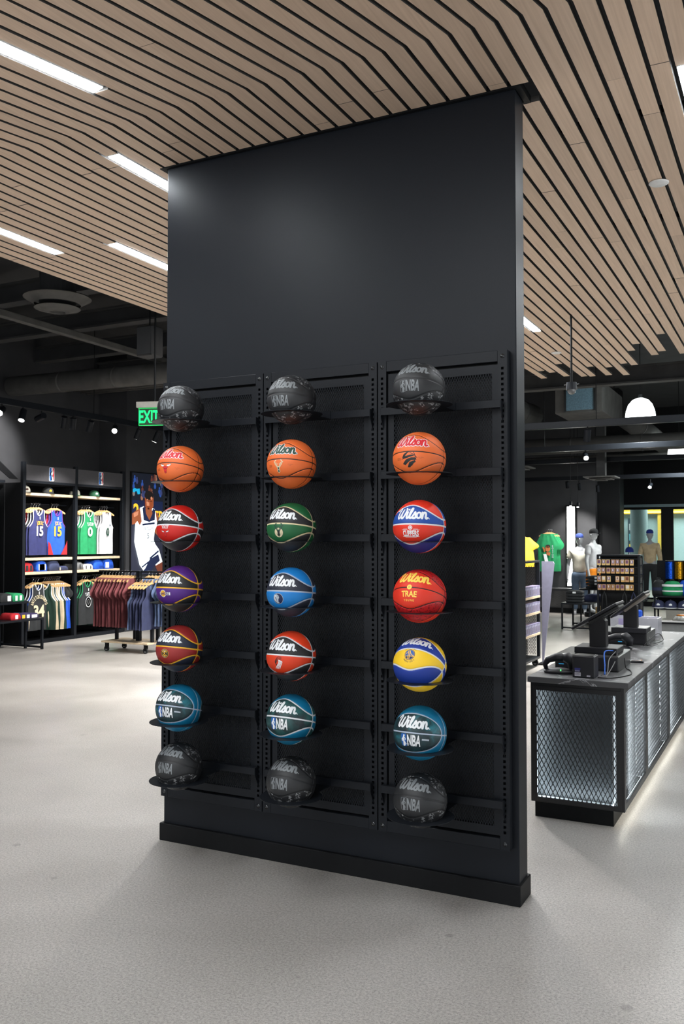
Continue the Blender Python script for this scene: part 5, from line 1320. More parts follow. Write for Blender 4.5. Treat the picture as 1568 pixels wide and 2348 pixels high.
def mannequin(label, x, y, z0, rz, skinm, top, bottom, sleeves, shorts, headcap, bend=0.0, female=False, legs=True):
    t = thing('mannequin', label, 'mannequin', (x, y, z0), rz)
    sh = 0.185 if not female else 0.165
    V = [(0, 0, .98), (0, 0, 1.12), (0, -.01, 1.28), (0, 0, 1.44), (0, 0, 1.52), (0, -.01, 1.60)]; E = [(0, 1), (1, 2), (2, 3), (3, 4), (4, 5)]
    Rr = [(.155, .11), (.135, .095), (.165, .115), (.12, .085), (.05, .05), (.048, .05)]
    for s in (-1, 1):
        i = len(V)
        V += [(s*sh, 0, 1.42), (s*(sh+.06), .02, 1.14), (s*(sh+.08), -.04-bend, .90), (s*(sh+.085), -.06-bend, .80)]; E += [(3, i), (i, i+1), (i+1, i+2), (i+2, i+3)]; Rr += [.062, .043, .030, (.036, .018)]
        for f in range(4):   # fingers
            j = len(V); ox = -.03+.02*f
            V += [(s*(sh+.086), -.06-bend+ox*0.9, .765-.004*f), (s*(sh+.08), -.064-bend+ox, .715+.008*abs(f-1.5))]; E += [(i+3, j), (j, j+1)]; Rr += [.009, .007]
        j = len(V); V += [(s*(sh+.07), -.10-bend, .79), (s*(sh+.06), -.115-bend, .755)]; E += [(i+3, j), (j, j+1)]; Rr += [.010, .008]
        if legs:
            i = len(V)
            V += [(s*.09, 0, .90), (s*.10, -.01, .50), (s*.105, .03, .10), (s*.11, -.03, .035), (s*.115, -.13, .025)]; E += [(0, i), (i, i+1), (i+1, i+2), (i+2, i+3), (i+3, i+4)]; Rr += [(.095, .10), .058, .040, (.042, .035), (.040, .025)]
    link('body', skin_mesh('body', V, E, Rr), skinm, t, smooth=True)
    # head with brow, nose and chin
    m = MB(); n = 20
    prof = [(0.0, -.125), (.040, -.115), (.062, -.085), (.074, -.03), (.080, .03), (.076, .075), (.055, .105), (.025, .118), (0, .12)]
    m.lathe(prof, (0, 0, 0), n, Matrix.Translation((0, -.01, 1.70)) @ Matrix.Diagonal((1, 1.18, 1, 1)))
    m.prism([(-.105, 0.0), (-.128, -.03), (-.10, -.036), (-.085, -.01)], -.012, .012, 'x', Matrix.Translation((0, -.005, 1.715)))
    m.build('head', skinm, t, True)
    for s in (-1, 1): MB().lathe([(0, .006), (.018, .004), (.022, -.004), (0, -.006)], n=10, M=Matrix.Translation((s*.082, 0, 1.69)) @ Matrix.Rotation(PI/2, 4, 'Y')).build('ear', skinm, t, True)
    # shirt
    V = [(0, 0, .90), (0, 0, 1.12), (0, -.01, 1.28), (0, 0, 1.43), (0, 0, 1.475)]; E = [(0, 1), (1, 2), (2, 3), (3, 4)]; Rr = [(.185, .135), (.165, .12), (.188, .135), (.14, .10), (.075, .07)]
    for s in (-1, 1):
        i = len(V); el = (s*(sh+.06), .02, 1.14)
        V += [(s*sh, 0, 1.425)]; E += [(3, i)]; Rr += [.080]
        if sleeves == 'long': V += [el, (s*(sh+.08), -.04-bend, .90)]; E += [(i, i+1), (i+1, i+2)]; Rr += [.062, .046]
        else: V += [(s*(sh+.045), .012, 1.24)]; E += [(i, i+1)]; Rr += [.078]
    link('shirt', skin_mesh('shirt', V, E, Rr), top, t, smooth=True)
    if legs:
        V = [(0, 0, 1.0), (0, 0, .93)]; E = [(0, 1)]; Rr = [(.165, .12), (.17, .125)]
        for s in (-1, 1):
            i = len(V); V += [(s*.095, 0, .84)]; E += [(1, i)]; Rr += [(.11, .115)]
            if shorts: V += [(s*.12, -.01, .56)]; E += [(i, i+1)]; Rr += [(.115, .12)]
            else: V += [(s*.10, -.01, .50), (s*.105, .03, .10)]; E += [(i, i+1), (i+1, i+2)]; Rr += [.075, .062]
        link('shorts' if shorts else 'trousers', skin_mesh('legwear', V, E, Rr), bottom, t, smooth=True)
    if headcap:
        h = MB(); h.lathe([(.088, .03), (.090, .06), (.080, .098), (.055, .122), (.02, .134), (0, .135)], (0, 0, 0), 18, Matrix.Translation((0, -.01, 1.70)) @ Matrix.Diagonal((1, 1.16, 1, 1))); h.build('cap_crown', headcap[0], t, True)
        if headcap[1]: h = MB(); h.prism([(-.078, -.07), (-.06, -.15), (-.02, -.185), (.02, -.185), (.06, -.15), (.078, -.07)], 1.728, 1.734, 'z'); h.build('cap_brim', headcap[0], t)
    return t
PLAT = 0.57
struct_pl = thing('display_plinth', 'long low dark mesh-fronted plinth along the far wall', 'plinth', (-1.6, 16.85, 0))
MB().box(-3.0, 0.62, -0.15, 0.18, 0.12, 0.55, b=0.004).build('body', M_GREYWALL, struct_pl); MB().box(-3.0, 0.62, -0.12, 0.18, 0.0, 0.12).build('kick', M_BLACK, struct_pl); MB().box(-3.02, 0.64, -0.17, 0.18, 0.55, 0.57, b=0.003).build('top', mat('plinth_top_grey', (0.12, 0.12, 0.125), 0.5), struct_pl)
for k in range(3):
    m = MB(); lattice(m, 0, 1.10, 0, 0.36, 0.03, 0.05, 0.006, 0, 0.004); m.build('mesh_front', M_DUCT, struct_pl, loc=(-2.9+k*1.17, -0.158, 0.15))
lb = thing('light_panel', 'tall bright white light box on the far wall behind the mannequins', 'light box', (-1.49, 17.02, 0.62))
MB().box(-0.12, 0.12, -0.10, 0.02, -0.03, 1.87, b=0.004).build('frame', M_BLACK, lb); MB().box(-0.088, 0.088, -0.103, -0.10, 0.0, 1.83).build('diffuser', mat('light_box_glow', (1.0, 0.99, 0.95), 0.5, emit=9.0), lb)
# green shirt hung on the wall
for k in range(3):
    hx, hy = -1.93+0.02*k, 16.50+0.085*k
    hanger('wooden hanger of the green shirt on the far wall' if k == 0 else 'wooden hanger behind the far green shirt, %s one' % ORD[k], hx, hy, 1.93, 0.25, None if k == 0 else 'hangers behind the far green shirt')
    shirt('tee', 'green t-shirt with a portrait print hung on the far wall' if k == 0 else 'green t-shirt hidden behind the printed green one, %s from the front' % ORD[k], hx, hy, 1.93, 0.25, GRNC, None, 0.58, 0.86, 1, None if k == 0 else 'green shirts behind the printed one', 'shirt', th=0.022, cat='shirt',
      prints=() if k else (('print', join2d(disc2d(0.0, 0.02, .055, 14, ry=.07), poly2d([(-.12, .06), (-.08, .05), (-.05, -.04), (-.08, -.06)]), poly2d([(-.03, -.06), (.06, -.06), (.05, -.14), (-.02, -.12)])), mat('print_brown', srgb(176, 100, 54), 0.6), -.36), ('print', join2d(disc2d(0.005, 0.075, .055, 12, ry=.04)), INK['black'], -.36),
      ('print', poly2d([(-.10, -.10), (-.03, -.10), (.02, -.30), (-.06, -.30)]), INK['white'], -.36), ('print', join2d(*[move2d(text2d(c, .055, .01, .9), .11, .08-.05*i, 1, 0) for i, c in enumerate('BOSTON')]), INK['silver'], -.36)))
MB_ = MB().cyl((-1.95, 16.95, 1.93), (-1.93, 16.55, 1.93), 0.01, n=8).build('garment_hook', M_STEEL); tag(MB_, 'short black arm on the far wall carrying the green shirts', 'hang arm')
mannequin('mannequin in a pale t-shirt and jeans beside the light box', -1.19, 16.42, 0.0, 0.25, M_MANN, cloth('pale_cream', srgb(216, 212, 196)), DENIM, 'short', False, (cloth('blue_cap', srgb(40, 60, 130)), False))
mannequin('white mannequin in a white t-shirt and orange shorts, facing right', -0.81, 16.05, 0.10, 1.15, M_MANNW, WHC, ORC, 'short', True, (BLKC, True), female=True)
mannequin('mannequin in the shop window wearing a tan sweater, seen from behind', -0.19, 20.1, 0.12, PI, M_MANN, TANC, BLKC, 'long', False, (cloth('deep_blue_cap', srgb(24, 46, 130)), True))
t = thing('window_platform', 'low dark platform under the mannequin in the shop window', 'platform', (-0.2, 20.3, 0)); MB().box(-0.75, 1.2, -0.5, 0.5, 0, 0.115, b=0.005).build('body', M_BLACK, t)
t = thing('round_pedestal', 'low black round pedestal under the white mannequin in orange shorts', 'pedestal', (-0.81, 16.05, 0)); MB().cyl((0, 0, 0), (0, 0, 0.098), 0.2, n=24).build('disc', M_BLACK, t)
cap('dark blue cap on a stand in the shop window, left of the tan sweater', -0.72, 20.25, 1.36, PI, cloth('deep_blue_cap', (0, 0, 0)), cloth('deep_blue_cap', (0, 0, 0)), 1.15, None, None)
t = thing('cap_stand', 'thin post holding the dark blue cap in the shop window', 'stand', (-0.72, 20.25, 0.115)); MB().cyl((0, 0, 0.01), (0, 0, 1.24), 0.012, n=8).build('post', M_CHROME, t); MB().cyl((0, 0, 0), (0, 0, 0.01), 0.1, n=16).build('foot', M_CHROME, t)

# nesting tables by the far wall
def ntable(label, x0, x1, y0, y1, h):
    t = thing('display_table', label, 'table', ((x0+x1)/2, (y0+y1)/2, 0)); a, b = (x1-x0)/2, (y1-y0)/2
    for sx in (-1, 1):
        for sy in (-1, 1): MB().box(sx*a-(0.03 if sx > 0 else 0), sx*a+(0.03 if sx < 0 else 0), sy*b-(0.03 if sy > 0 else 0), sy*b+(0.03 if sy < 0 else 0), 0, h-0.03, b=0.002).build('leg', M_STEEL, t)
    MB().box(-a, a, -b, b, h-0.03, h, b=0.003).build('tabletop', M_STEEL, t)
    for sy in (-1, 1): MB().box(-a+0.03, a-0.03, sy*b-(0.03 if sy > 0 else 0), sy*b+(0.03 if sy < 0 else 0), 0.02, 0.05).build('foot_bar', M_STEEL, t)
ntable('lower black table of the far nesting pair', -0.80, -0.26, 12.95, 13.9, 0.50); ntable('taller black table of the far nesting pair', -0.66, 0.05, 13.95, 14.8, 0.72)
for k in range(4): folded('black folded shirt, %s from the bottom on the lower far table' % ORD[k], -0.60, 13.25, 0.501+0.055*k, 0.1, BLKC, 0.30, 0.34, 0.055, ((INK['white'], -.1, .1),) if k == 3 else (), 'black folded shirts on the lower far table')
for k in range(4): folded('black folded shirt, %s from the bottom on the taller far table' % ORD[k], -0.40, 14.25, 0.721+0.062*k, 0.0, BLKC, 0.34, 0.34, 0.062, ((INK['white'], .0, .25),) if k else (), 'black folded shirts on the taller far table')
folded('dark blue folded shirt under the taller far table edge', -0.32, 13.62, 0.501, 0.0, DNAVYC, 0.34, 0.3, 0.14, (), None)
t = thing('cardboard_box', 'tan cardboard box on the floor under the far tables', 'box', (-0.35, 15.3, 0)); MB().box(-0.25, 0.25, -0.15, 0.15, 0, 0.28, b=0.004).build('carton', mat('cardboard', srgb(190, 160, 110), 0.8), t); MB().box(-0.25, 0.25, -0.02, 0.02, 0.28, 0.2815).build('tape', mat('packing_tape', srgb(170, 140, 90), 0.3), t)

# ================================================================== CARD RACKS
def gondola(label, x0, x1, y0, y1, z0, z1, face):
    t = thing('gondola_rack', label, 'shop rack', ((x0+x1)/2, (y0+y1)/2, 0)); a, b = (x1-x0)/2, (y1-y0)/2; P = 0.04
    for sx in (-1, 1):
        for sy in (-1, 1): MB().box(sx*a-(P if sx > 0 else 0), sx*a+(P if sx < 0 else 0), sy*b-(P if sy > 0 else 0), sy*b+(P if sy < 0 else 0), z0, z1, b=0.002).build('post', M_STEEL, t)
    MB().box(-a, a, -b, b, z1, z1+0.03, b=0.003).build('top', M_STEEL, t); MB().box(-a, a, -b, b, z0-0.03, z0, b=0.003).build('deck', M_STEEL, t)
    return t, a, b
t, a, b = gondola('black peg rack of small carded goods behind the checkout screens', -0.143, 0.627, 12.98, 13.36, 0.10, 1.38, 'y')
MB().box(-a+0.04, a-0.04, -0.01, 0.01, 0.10, 1.38).build('back_board', M_BLACK, t)
m = MB(); lattice(m, -b+0.04, b-0.04, 0.12, 1.36, 0.03, 0.055, 0.007, -0.002, 0.002); o = m.build('side_mesh', M_DUCT, t); o.rotation_euler = (0, 0, PI/2); o.location = (a-0.01, 0, 0)
for k in range(7): MB().box(a-0.03, a, -b+0.04, b-0.04, 0.22+0.165*k, 0.235+0.165*k).build('side_rung', M_STEEL, t)
for k in range(4): MB().box(-a+0.04, a-0.04, -b+0.02, -b+0.035, 1.325-0.152*k, 1.34-0.152*k).build('peg_bar', M_STEEL, t)
for x in (-a+0.06, a-0.06):
    for y in (-b+0.06, b-0.06): caster(t, x, y, 0.07)
CARD_M = [mat('card_tan', srgb(196, 150, 104), 0.6), mat('card_amber', srgb(206, 160, 96), 0.6), mat('card_sand', srgb(216, 180, 120), 0.6)]
FIGM = [mat('card_purple', srgb(104, 84, 140), 0.6), mat('card_pale', srgb(220, 210, 200), 0.6), mat('card_brown', srgb(120, 70, 50), 0.6)]
cx = 0.242; rr = random.Random(11); ROWN = ('top', 'second', 'third', 'lowest')
for r in range(4):
    for c in range(8):
        if r == 2 and c in (3,): continue
        x = cx-0.335+0.083*c+rr.uniform(-.008, .008); z = 1.32-0.152*r; k = rr.randrange(3)
        g = thing('carded_pack', 'small tan carded pack, %s from the left on the %s peg row' % (ORD[c], ROWN[r]), 'card pack', (x, 12.95, z), 0, 'packs on the %s peg row' % ROWN[r])
        MB().box(-.034, .034, -.004, .004, -.105, 0, b=0.001).build('card', CARD_M[k], g)
        MB().box(-.024, .024, -.008, -.004, -.070, -.012).build('picture', FIGM[0 if r < 2 else rr.randrange(3)], g)
        MB().box(-.010, .010, -.011, -.008, -.060, -.018).build('figure', FIGM[rr.randrange(1, 3)], g)
# lanyards and bags hanging below the packs
for k, (x, c) in enumerate(((0.0, BLKC), (0.36, BLKC), (0.52, DNAVYC))):
    g = thing('hanging_bag', ('black drawstring bag hanging low on the far peg rack, %s one' % ('left', 'right')[k] if k < 2 else 'dark navy strap hanging low at the right of the far peg rack'), 'bag', (x, 12.93, 0.70), 0, 'bags on the far peg rack' if k < 2 else None)
    MB().tube([(-.05, 0, -.35), (-.03, 0, -.05), (0, 0, .03), (.03, 0, -.05), (.05, 0, -.35)], .012, 6).build('strap', c, g, True); MB().box(-.055, .055, -.03, .02, -.5, -.33, b=.012).build('pouch', c, g)
# acrylic bin with a notice in front of the rack
g = thing('clear_bin', 'clear plastic bin with a pale notice behind the farther checkout screen', 'bin', (1.90, 4.25, WT))
m = MB(); m.box(-.20, .20, -.12, -.115, 0, .15); m.box(-.20, .20, .115, .12, 0, .15); m.box(-.20, -.195, -.115, .115, 0, .15); m.box(.195, .20, -.115, .115, 0, .15); m.box(-.195, .195, -.115, .115, 0, .005); m.build('walls', mat('milky_plastic', (0.50, 0.50, 0.54), 0.25, spec=0.8), g)
MB().box(-.13, .03, -.125, -.121, .015, .14).build('notice', mat('notice_lilac', srgb(176, 164, 206), 0.6), g); MB().box(-.02, .05, -.05, .05, .15, .21, b=.01).build('blue_pack', BBLUE, g)

# boxed goods on the near rolling shelf right of the partition
t, a, b = gondola('black rolling shelf of small boxes just right of the partition', -0.42, 0.10, 6.60, 7.92, 0.13, 1.38, 'x')
for k, z in enumerate((0.945, 0.735, 0.455)):
    MB().box(-0.05, a+0.012, -b+0.045, b-0.045, z-0.03, z, b=0.001).build('shelf', M_PLY, t)
    for q in range(13):
        y = 7.86-0.075*q
        gx = thing('boxed_card_pack', 'small lilac box, %s from the caster end of the %s shelf by the partition' % (ORD[q], ('upper', 'middle', 'lower')[k]), 'box', (0.055, y, z+0.0005), 0, 'boxes on the %s shelf by the partition' % ('upper', 'middle', 'lower')[k])
        MB().box(-.05, .05, -.032, .032, 0, .13, b=0.002).build('carton', mat('carton_lilac', srgb(116, 112, 142), 0.5), gx)
        MB().box(.05, .0507, -.026, .026, .015, .115).build('print', mat('carton_print', srgb(156, 156, 176), 0.5), gx); MB().box(.0507, .0514, -.014, .010, .02, .09).build('figure', mat('carton_figure', srgb(90, 70, 90), 0.5), gx)
        MB().box(-.04, .04, -.0325, -.032, .01, .12).build('side_print', mat('carton_side_red', srgb(170, 46, 44), 0.5), gx)
m = MB(); lattice(m, -0.15, 0.15, 0.15, 1.35, 0.022, 0.045, 0.004, 0, 0.003); m.build('end_mesh', M_DUCT, t, loc=(0.05, b-0.02, 0))
m = MB(); lattice(m, -b+0.05, b-0.05, 0.98, 1.30, 0.022, 0.045, 0.004, 0, 0.003); o = m.build('back_mesh', M_DUCT, t); o.rotation_euler = (0, 0, PI/2); o.location = (-0.06, 0, 0)
m = MB(); lattice(m, -b+0.05, b-0.05, 0.14, 0.42, 0.022, 0.045, 0.004, 0, 0.003); o = m.build('low_mesh', M_DUCT, t); o.rotation_euler = (0, 0, PI/2); o.location = (0.1, 0, 0)
for x in (-a+0.05, a-0.05):
    for y in (-b+0.05, b-0.05): caster(t, x, y, 0.10)
shirt('tee', 'bright yellow shirt peeking out right of the partition edge', -0.38, 8.6, 1.83, 0.5, YELC, None, 0.60, 0.42, 2, None, 'shirt', th=0.10, cat='shirt')
hanger('hanger of the bright yellow shirt beside the partition', -0.38, 8.6, 1.83, 0.5, None)
t = thing('garment_stand', 'thin black stand holding the bright yellow shirt', 'stand', (-0.41, 8.68, 0)); MB().cyl((0, 0, 0), (0, 0, 1.82), 0.012, n=8).build('post', M_STEEL, t); MB().cyl((0, 0, 0), (0, 0, 0.012), 0.16, n=20).build('foot', M_STEEL, t); MB().cyl((0, 0, 1.815), (0.05, -0.14, 1.815), 0.01, n=8).build('arm', M_STEEL, t)
t = thing('leaning_board', 'pale lilac tapered board standing behind the rolling shelf', 'board', (0.16, 8.12, 0.0))
MB().prism([(-0.085, 0.02), (-0.07, 0.02), (0.085, 1.36), (0.07, 1.39), (-0.085, 1.39)], -0.015, 0.015, 'y').build('panel', mat('board_lilac', srgb(112, 112, 130), 0.5), t); MB().box(-0.11, -0.04, -0.16, 0.16, 0, 0.02).build('foot', M_BLACK, t)

# ================================================================== RIGHT-HAND DISPLAY SHELVES
t = thing('low_display_shelf', 'low two-tier black shelf of bags and caps at the right edge', 'shelf', (1.35, 14.2, 0))
for z in (0.385, 0.62): MB().box(-0.62, 1.0, -0.25, 0.25, z-0.03, z, b=0.003).build('shelf', M_STEEL, t)
for x in (-0.62, 0.98):
    for y in (-0.25, 0.22): MB().box(x, x+0.03, y, y+0.03, 0, 0.62, b=0.002).build('leg', M_STEEL, t)
MB().box(-0.62, 1.0, 0.23, 0.25, 0.385, 1.28).build('back_board', M_BLACK, t)
def bag(label, x, y, z, m, w=0.26, h=0.24, accents=()):
    g = thing('backpack', label, 'bag', (x, y, z)); mb = MB()
    mb.lathe([(0, 0), (w*.5, 0), (w*.53, h*.3), (w*.48, h*.7), (w*.3, h*.95), (0, h)], n=20, M=Matrix.Diagonal((1, .7, 1, 1))); mb.build('body', m, g, True)
    for c, za, zb in accents: MB().lathe([(w*.535, h*za), (w*.54, h*(za+zb)/2), (w*.53, h*zb)], n=20, M=Matrix.Diagonal((1, .72, 1, 1))).build('panel_band', c, g, True)
    MB().tube([(-.04, -.02, h*.95), (-.03, -.02, h*1.08), (.03, -.02, h*1.08), (.04, -.02, h*.95)], .008, 6).build('handle', BLKC, g, True)
bag('green and white padded bag on the upper tier of the low shelf', 1.05, 14.1, 0.6205, GRNC, 0.36, 0.28, ((INK['white'], .62, .78), (INK['white'], .28, .36)))
bag('black bag at the left end of the upper tier', 0.80, 14.15, 0.6205, BLKC, 0.24, 0.30, ((DNAVYC, .3, .5),)); bag('blue padded bag behind the green one', 1.30, 14.25, 0.6205, BBLUE, 0.32, 0.30)
for k, (x, z) in enumerate(((0.80, .3855), (1.02, .3855), (1.26, .3855), (1.50, .3855))): cap('navy cap with a white crossed strap on the lower tier, number %s from the left' % ('one', 'two', 'three', 'four')[k], x, 14.05, z, 0.1, DNAVYC, TRW, 1.25, INK['white'], 'navy caps on the lower tier')
for k, (x, c, nm) in enumerate(((1.00, srgb(24, 80, 220), 'blue'), (1.17, srgb(196, 140, 24), 'gold'), (1.34, (0.02, 0.02, 0.02), 'black'))):
    g = thing('sequin_tube', 'tall glittering %s sequin tube at the right picture edge' % nm, 'sequin tube', (x-0.02, 14.30, 0.90 if False else 0.6205)); 
    mb = MB(); mb.cyl((0, 0, 0.31), (0, 0, 0.64), 0.082, n=18)
    mb.build('sleeve', mat('sequins_'+nm, c, 0.22, 0.8, var=0.9, scale=70), g); MB().cyl((0, 0, 0), (0, 0, 0.31), 0.03, n=10).build('stem', M_STEEL, g); MB().cyl((0, 0, 0.64), (0, 0, 0.66), 0.084, n=18).build('cap_ring', M_STEEL, g)
t = thing('wrapped_bag', 'clear plastic wrapped bag of yellow and red goods on the floor at right', 'bag', (1.12, 15.2, 0.0)); MB().lathe([(0, 0.001), (.19, 0.01), (.21, .07), (.15, .15), (.05, .19), (0, .19)], n=18).build('wrap', mat('crinkled_plastic', (0.55, 0.54, 0.52), 0.25, var=0.3, scale=18, bump=0.6), t, True); MB().lathe([(0, .192), (.10, .178), (.14, .16), (.0, .14)], n=14).build('goods', mat('goods_orange', srgb(220, 130, 40), 0.5), t, True)
struct(MB().box(0.7, 4.0, 15.95, 16.1, 0.0, 0.95).build('trim_4', mat('low_pale_wall', (0.42, 0.41, 0.38), 0.6)))

# ================================================================== OVERHEAD
t = thing('round_air_diffuser', 'round stepped air diffuser hanging in the dark ceiling at left', 'air diffuser', (-4.27, 3.52, 4.26))
MB().lathe([(0.375, 0.16), (0.37, 0.17), (0.30, 0.12), (0.255, 0.09)], n=40).build('outer_ring', M_DUCT, t, True)
MB().lathe([(0.255, 0.045), (0.25, 0.05), (0.16, 0.02), (0.09, 0.0), (0.085, 0.012), (0.085, 0.03), (0.0, 0.035)], n=40).build('inner_cone', M_DUCT, t, True)
MB().cyl((0, 0, 0.10), (0, 0, 0.9), 0.20, n=28).build('neck', M_DARK, t)
def beam(label, p0, p1, s, name='ceiling_beam', cat='beam', m=M_DUCT, group=None, flange=True):
    p0, p1 = Vector(p0), Vector(p1); d = p1-p0; L = d.length
    t = thing(name, label, cat, p0, math.atan2(d.y, d.x), group)
    if flange: MB().box(0, L, -s*0.7, s*0.7, 0, s*0.2).build('lower_flange', m, t); MB().box(0, L, -s*0.12, s*0.12, s*0.2, s*1.8).build('web', m, t); MB().box(0, L, -s*0.7, s*0.7, s*1.8, s*2).build('upper_flange', m, t)
    else: MB().box(0, L, -s/2, s/2, 0, s, b=s*0.1).build('bar', m, t)
    return t
beam('dark strut running away under the left ceiling, past the round diffuser', (-5.40, 2.2, 4.40), (-5.55, 8.8, 4.40), 0.09, flange=False)
for k, (y, z) in enumerate(((4.3, 4.72), (5.8, 4.72), (7.3, 4.72), (8.8, 4.72), (10.4, 4.72))): beam('dark joist across the left ceiling, %s from the front' % ORD[k], (-8.4, y, z), (-2.3, y, z), 0.13, 'ceiling_joist', 'beam', M_DARK, 'joists over the left part')
def pipe(label, pts, r, m=M_DUCT, name='duct', cat='duct', rings=True, group=None):
    t = thing(name, label, cat, pts[0], 0, group); P = [tuple(Vector(p)-Vector(pts[0])) for p in pts]
    MB().tube(P, r, 18).build('run', m, t, True)
    if rings:
        for a, b in zip(P[:-1], P[1:]):
            a, b = Vector(a), Vector(b); L = (b-a).length; n = max(1, int(L/1.3))
            for i in range(1, n+1):
                c = a+(b-a)*(i/(n+1)); d = (b-a).normalized()*0.02
                MB().cyl(c-d, c+d, r*1.03, n=18).build('joint_band', m, t, True)
    return t
pipe('round duct with bands crossing the dark ceiling at left', [(-8.3, 6.6, 4.20), (-3.0, 6.9, 4.20)], 0.16)
for k in range(4): pipe('thin conduit in the bundle under the left ceiling, %s from the front' % ORD[k], [(-8.3, 7.9+0.16*k, 4.35), (-4.2, 7.9+0.16*k, 4.35)], 0.03, M_DUCT, 'conduit', 'pipe', False, 'conduits under the left ceiling')
t = thing('hanging_speaker', 'black box loudspeaker hung by the partition at upper left', 'speaker', (-2.60, 3.09, 3.52)); MB().box(-0.10, 0.10, -0.09, 0.09, 0, 0.30, b=0.01).build('cabinet', M_RUBBER, t); MB().box(-0.085, 0.085, -0.094, -0.09, 0.015, 0.285).build('grille', M_DARK, t); MB().cyl((0, 0, 0.30), (0, 0, 1.68), 0.008, n=6).build('drop_rod', M_BLACK, t)
# exit sign
ex = thing('exit_sign', 'green lit exit sign hanging left of the partition', 'exit sign', (-2.44, 2.93, 2.80), 0.35)
MB().box(-0.15, 0.21, -0.03, 0.03, 0.175, 0.235, b=0.004).build('canopy', mat('sign_canopy_tan', (0.42, 0.40, 0.35), 0.5), ex)
MB().box(-0.13, 0.19, -0.006, 0.006, 0.0, 0.175).build('panel', mat('exit_panel_dark_green', (0.0, 0.03, 0.008), 0.3), ex)
for a in ((-0.13, 0.19, 0.168, 0.175), (-0.13, 0.19, 0.0, 0.006), (-0.13, -0.124, 0.006, 0.168), (0.184, 0.19, 0.006, 0.168)): MB().box(a[0], a[1], -0.008, -0.006, a[2], a[3]).build('edge_glow', mat('exit_green_edge', (0.0, 0.55, 0.10), 0.5, emit=0.6), ex)
flat('lettering', move2d(join2d(move2d(fit2d('EXIT', .20, .125, .02), -.045, 0), poly2d([(.125, .03), (.16, 0), (.125, -.03)])), 0, 0), mat('exit_green_glow', (0.0, 1.0, 0.18), 0.5, emit=1.0), ex, (0.02, -0.0075, 0.088), (1, 0, 0), (0, 0, 1), 0.001)
MB().cyl((0.03, 0, 0.235), (0.03, 0, 2.40), 0.01, n=8).build('stem', M_BLACK, ex)

def track(label, p0, p1):
    p0, p1 = Vector(p0), Vector(p1); d = p1-p0
    t = thing('lighting_track', label, 'lighting track', p0, math.atan2(d.y, d.x)); L = d.length
    MB().box(0, L, -0.035, 0.035, 0, 0.09, b=0.004).build('rail', M_STEEL, t)
    n = int(L/2.2)
    for i in range(n+1): MB().cyl((0.2+i*(L-0.4)/max(1, n), 0, 0.09), (0.2+i*(L-0.4)/max(1, n), 0, 5.2-p0.z), 0.006, n=6).build('drop_rod', M_BLACK, t)
def spot(label, x, y, z, aim, group, power=0, cone=60, s=1.0, rod=0.0):
    """cylinder spotlight hung from a track; z is the underside of the track"""
    t = thing('track_spotlight', label, 'spotlight', (x, y, z), 0, group)
    MB().cyl((0, 0, rod), (0, 0, -0.07*s), 0.010*s, n=8).build('stem', M_BLACK, t)
    d = (Vector(aim)-Vector((x, y, z))).normalized(); c = Vector((0, 0, -0.09*s))
    MB().cyl(c-d*0.06*s, c+d*0.12*s, 0.048*s, n=18).build('barrel', M_STEEL, t)
    MB().cyl(c+d*0.1195*s, c+d*0.1215*s, 0.041*s, n=18).build('lens', M_SPOTLED, t)
    if power:
        l = bpy.data.lights.new('spot_beam', 'SPOT'); l.energy = power; l.spot_size = math.radians(cone); l.spot_blend = 0.6; l.shadow_soft_size = 0.05; l.color = (1.0, 0.97, 0.93)
        o = bpy.data.objects.new('spot_beam', l); COL.objects.link(o); o.parent = t; o.location = c+d*0.14*s
        o.rotation_euler = d.to_track_quat('-Z', 'Y').to_euler()
track('black lighting track along the left wall bays', (-6.8, 4.2, 3.60), (-6.8, 9.6, 3.60))
SG = 'spotlights over the left bays'
for (y, aim, pw, lb) in ((5.04, (-5.2, 2.5, 2.0), 0, 'bright spotlight at the left picture edge of the left track'), (5.43, (-6.4, 4.6, 2.0), 0, 'second spotlight from the left on the left track'), (5.79, (-8.44, 6.1, 3.2), 2.6, 'third spotlight from the left, tilted left'),
     (6.25, (-7.7, 6.85, 1.7), 1, 'fourth spotlight from the left, pointing down'), (6.44, (-7.7, 7.05, 0.7), 1, 'fifth spotlight from the left, pointing down'), (6.82, (-7.75, 7.15, 1.9), 1, 'sixth spotlight from the left, tilted left'), (7.40, (-5.0, 5.0, 2.2), 0, 'starry bright spotlight turned to the viewer on the left track'),
     (7.99, (-7.7, 8.0, 1.7), 1, 'eighth spotlight from the left, pointing down'), (8.49, (-7.75, 8.2, 1.5), 1, 'spotlight nearest the exit sign, tilted left')):
    spot(lb, -6.8, y, 3.60, aim, SG, TRACK*pw*0.6, 62)
spot('added unseen spotlight for the rack, above the partition edge', -6.8, 9.3, 3.60, (-5.7, 6.7, 1.0), SG, TRACK*1.1, 50)  # extra spot added to brighten the rack shirts
track('added black lighting track, unseen behind the partition', (-2.6, 4.9, 3.60), (-2.6, 9.2, 3.60))  # added out of sight, with its spots, to brighten floor and rack
for k, (y, aim, pw) in enumerate(((5.0, (-5.0, 4.6, 0), 1.8), (5.6, (-4.4, 3.0, 0), 1.6), (6.0, (-5.8, 6.7, 0.8), 2.2), (6.6, (-6.0, 6.0, 0.4), 1.5), (7.4, (-6.4, 8.6, 0), 1.2), (8.4, (-4.0, 8.0, 0), 1.0), (5.3, (-3.6, 1.6, 0), 2.0), (7.0, (-0.6, 4.5, 0), 4.0), (7.9, (0.0, 6.0, 0), 4.0))):
    spot('added spotlight, unseen behind the partition, %s from its front' % ('first', 'second', 'third', 'fourth', 'fifth', 'sixth', 'seventh', 'eighth', 'ninth')[k], -2.6, y, 3.60, aim, 'added spotlights behind the partition', TRACK*pw, 80)
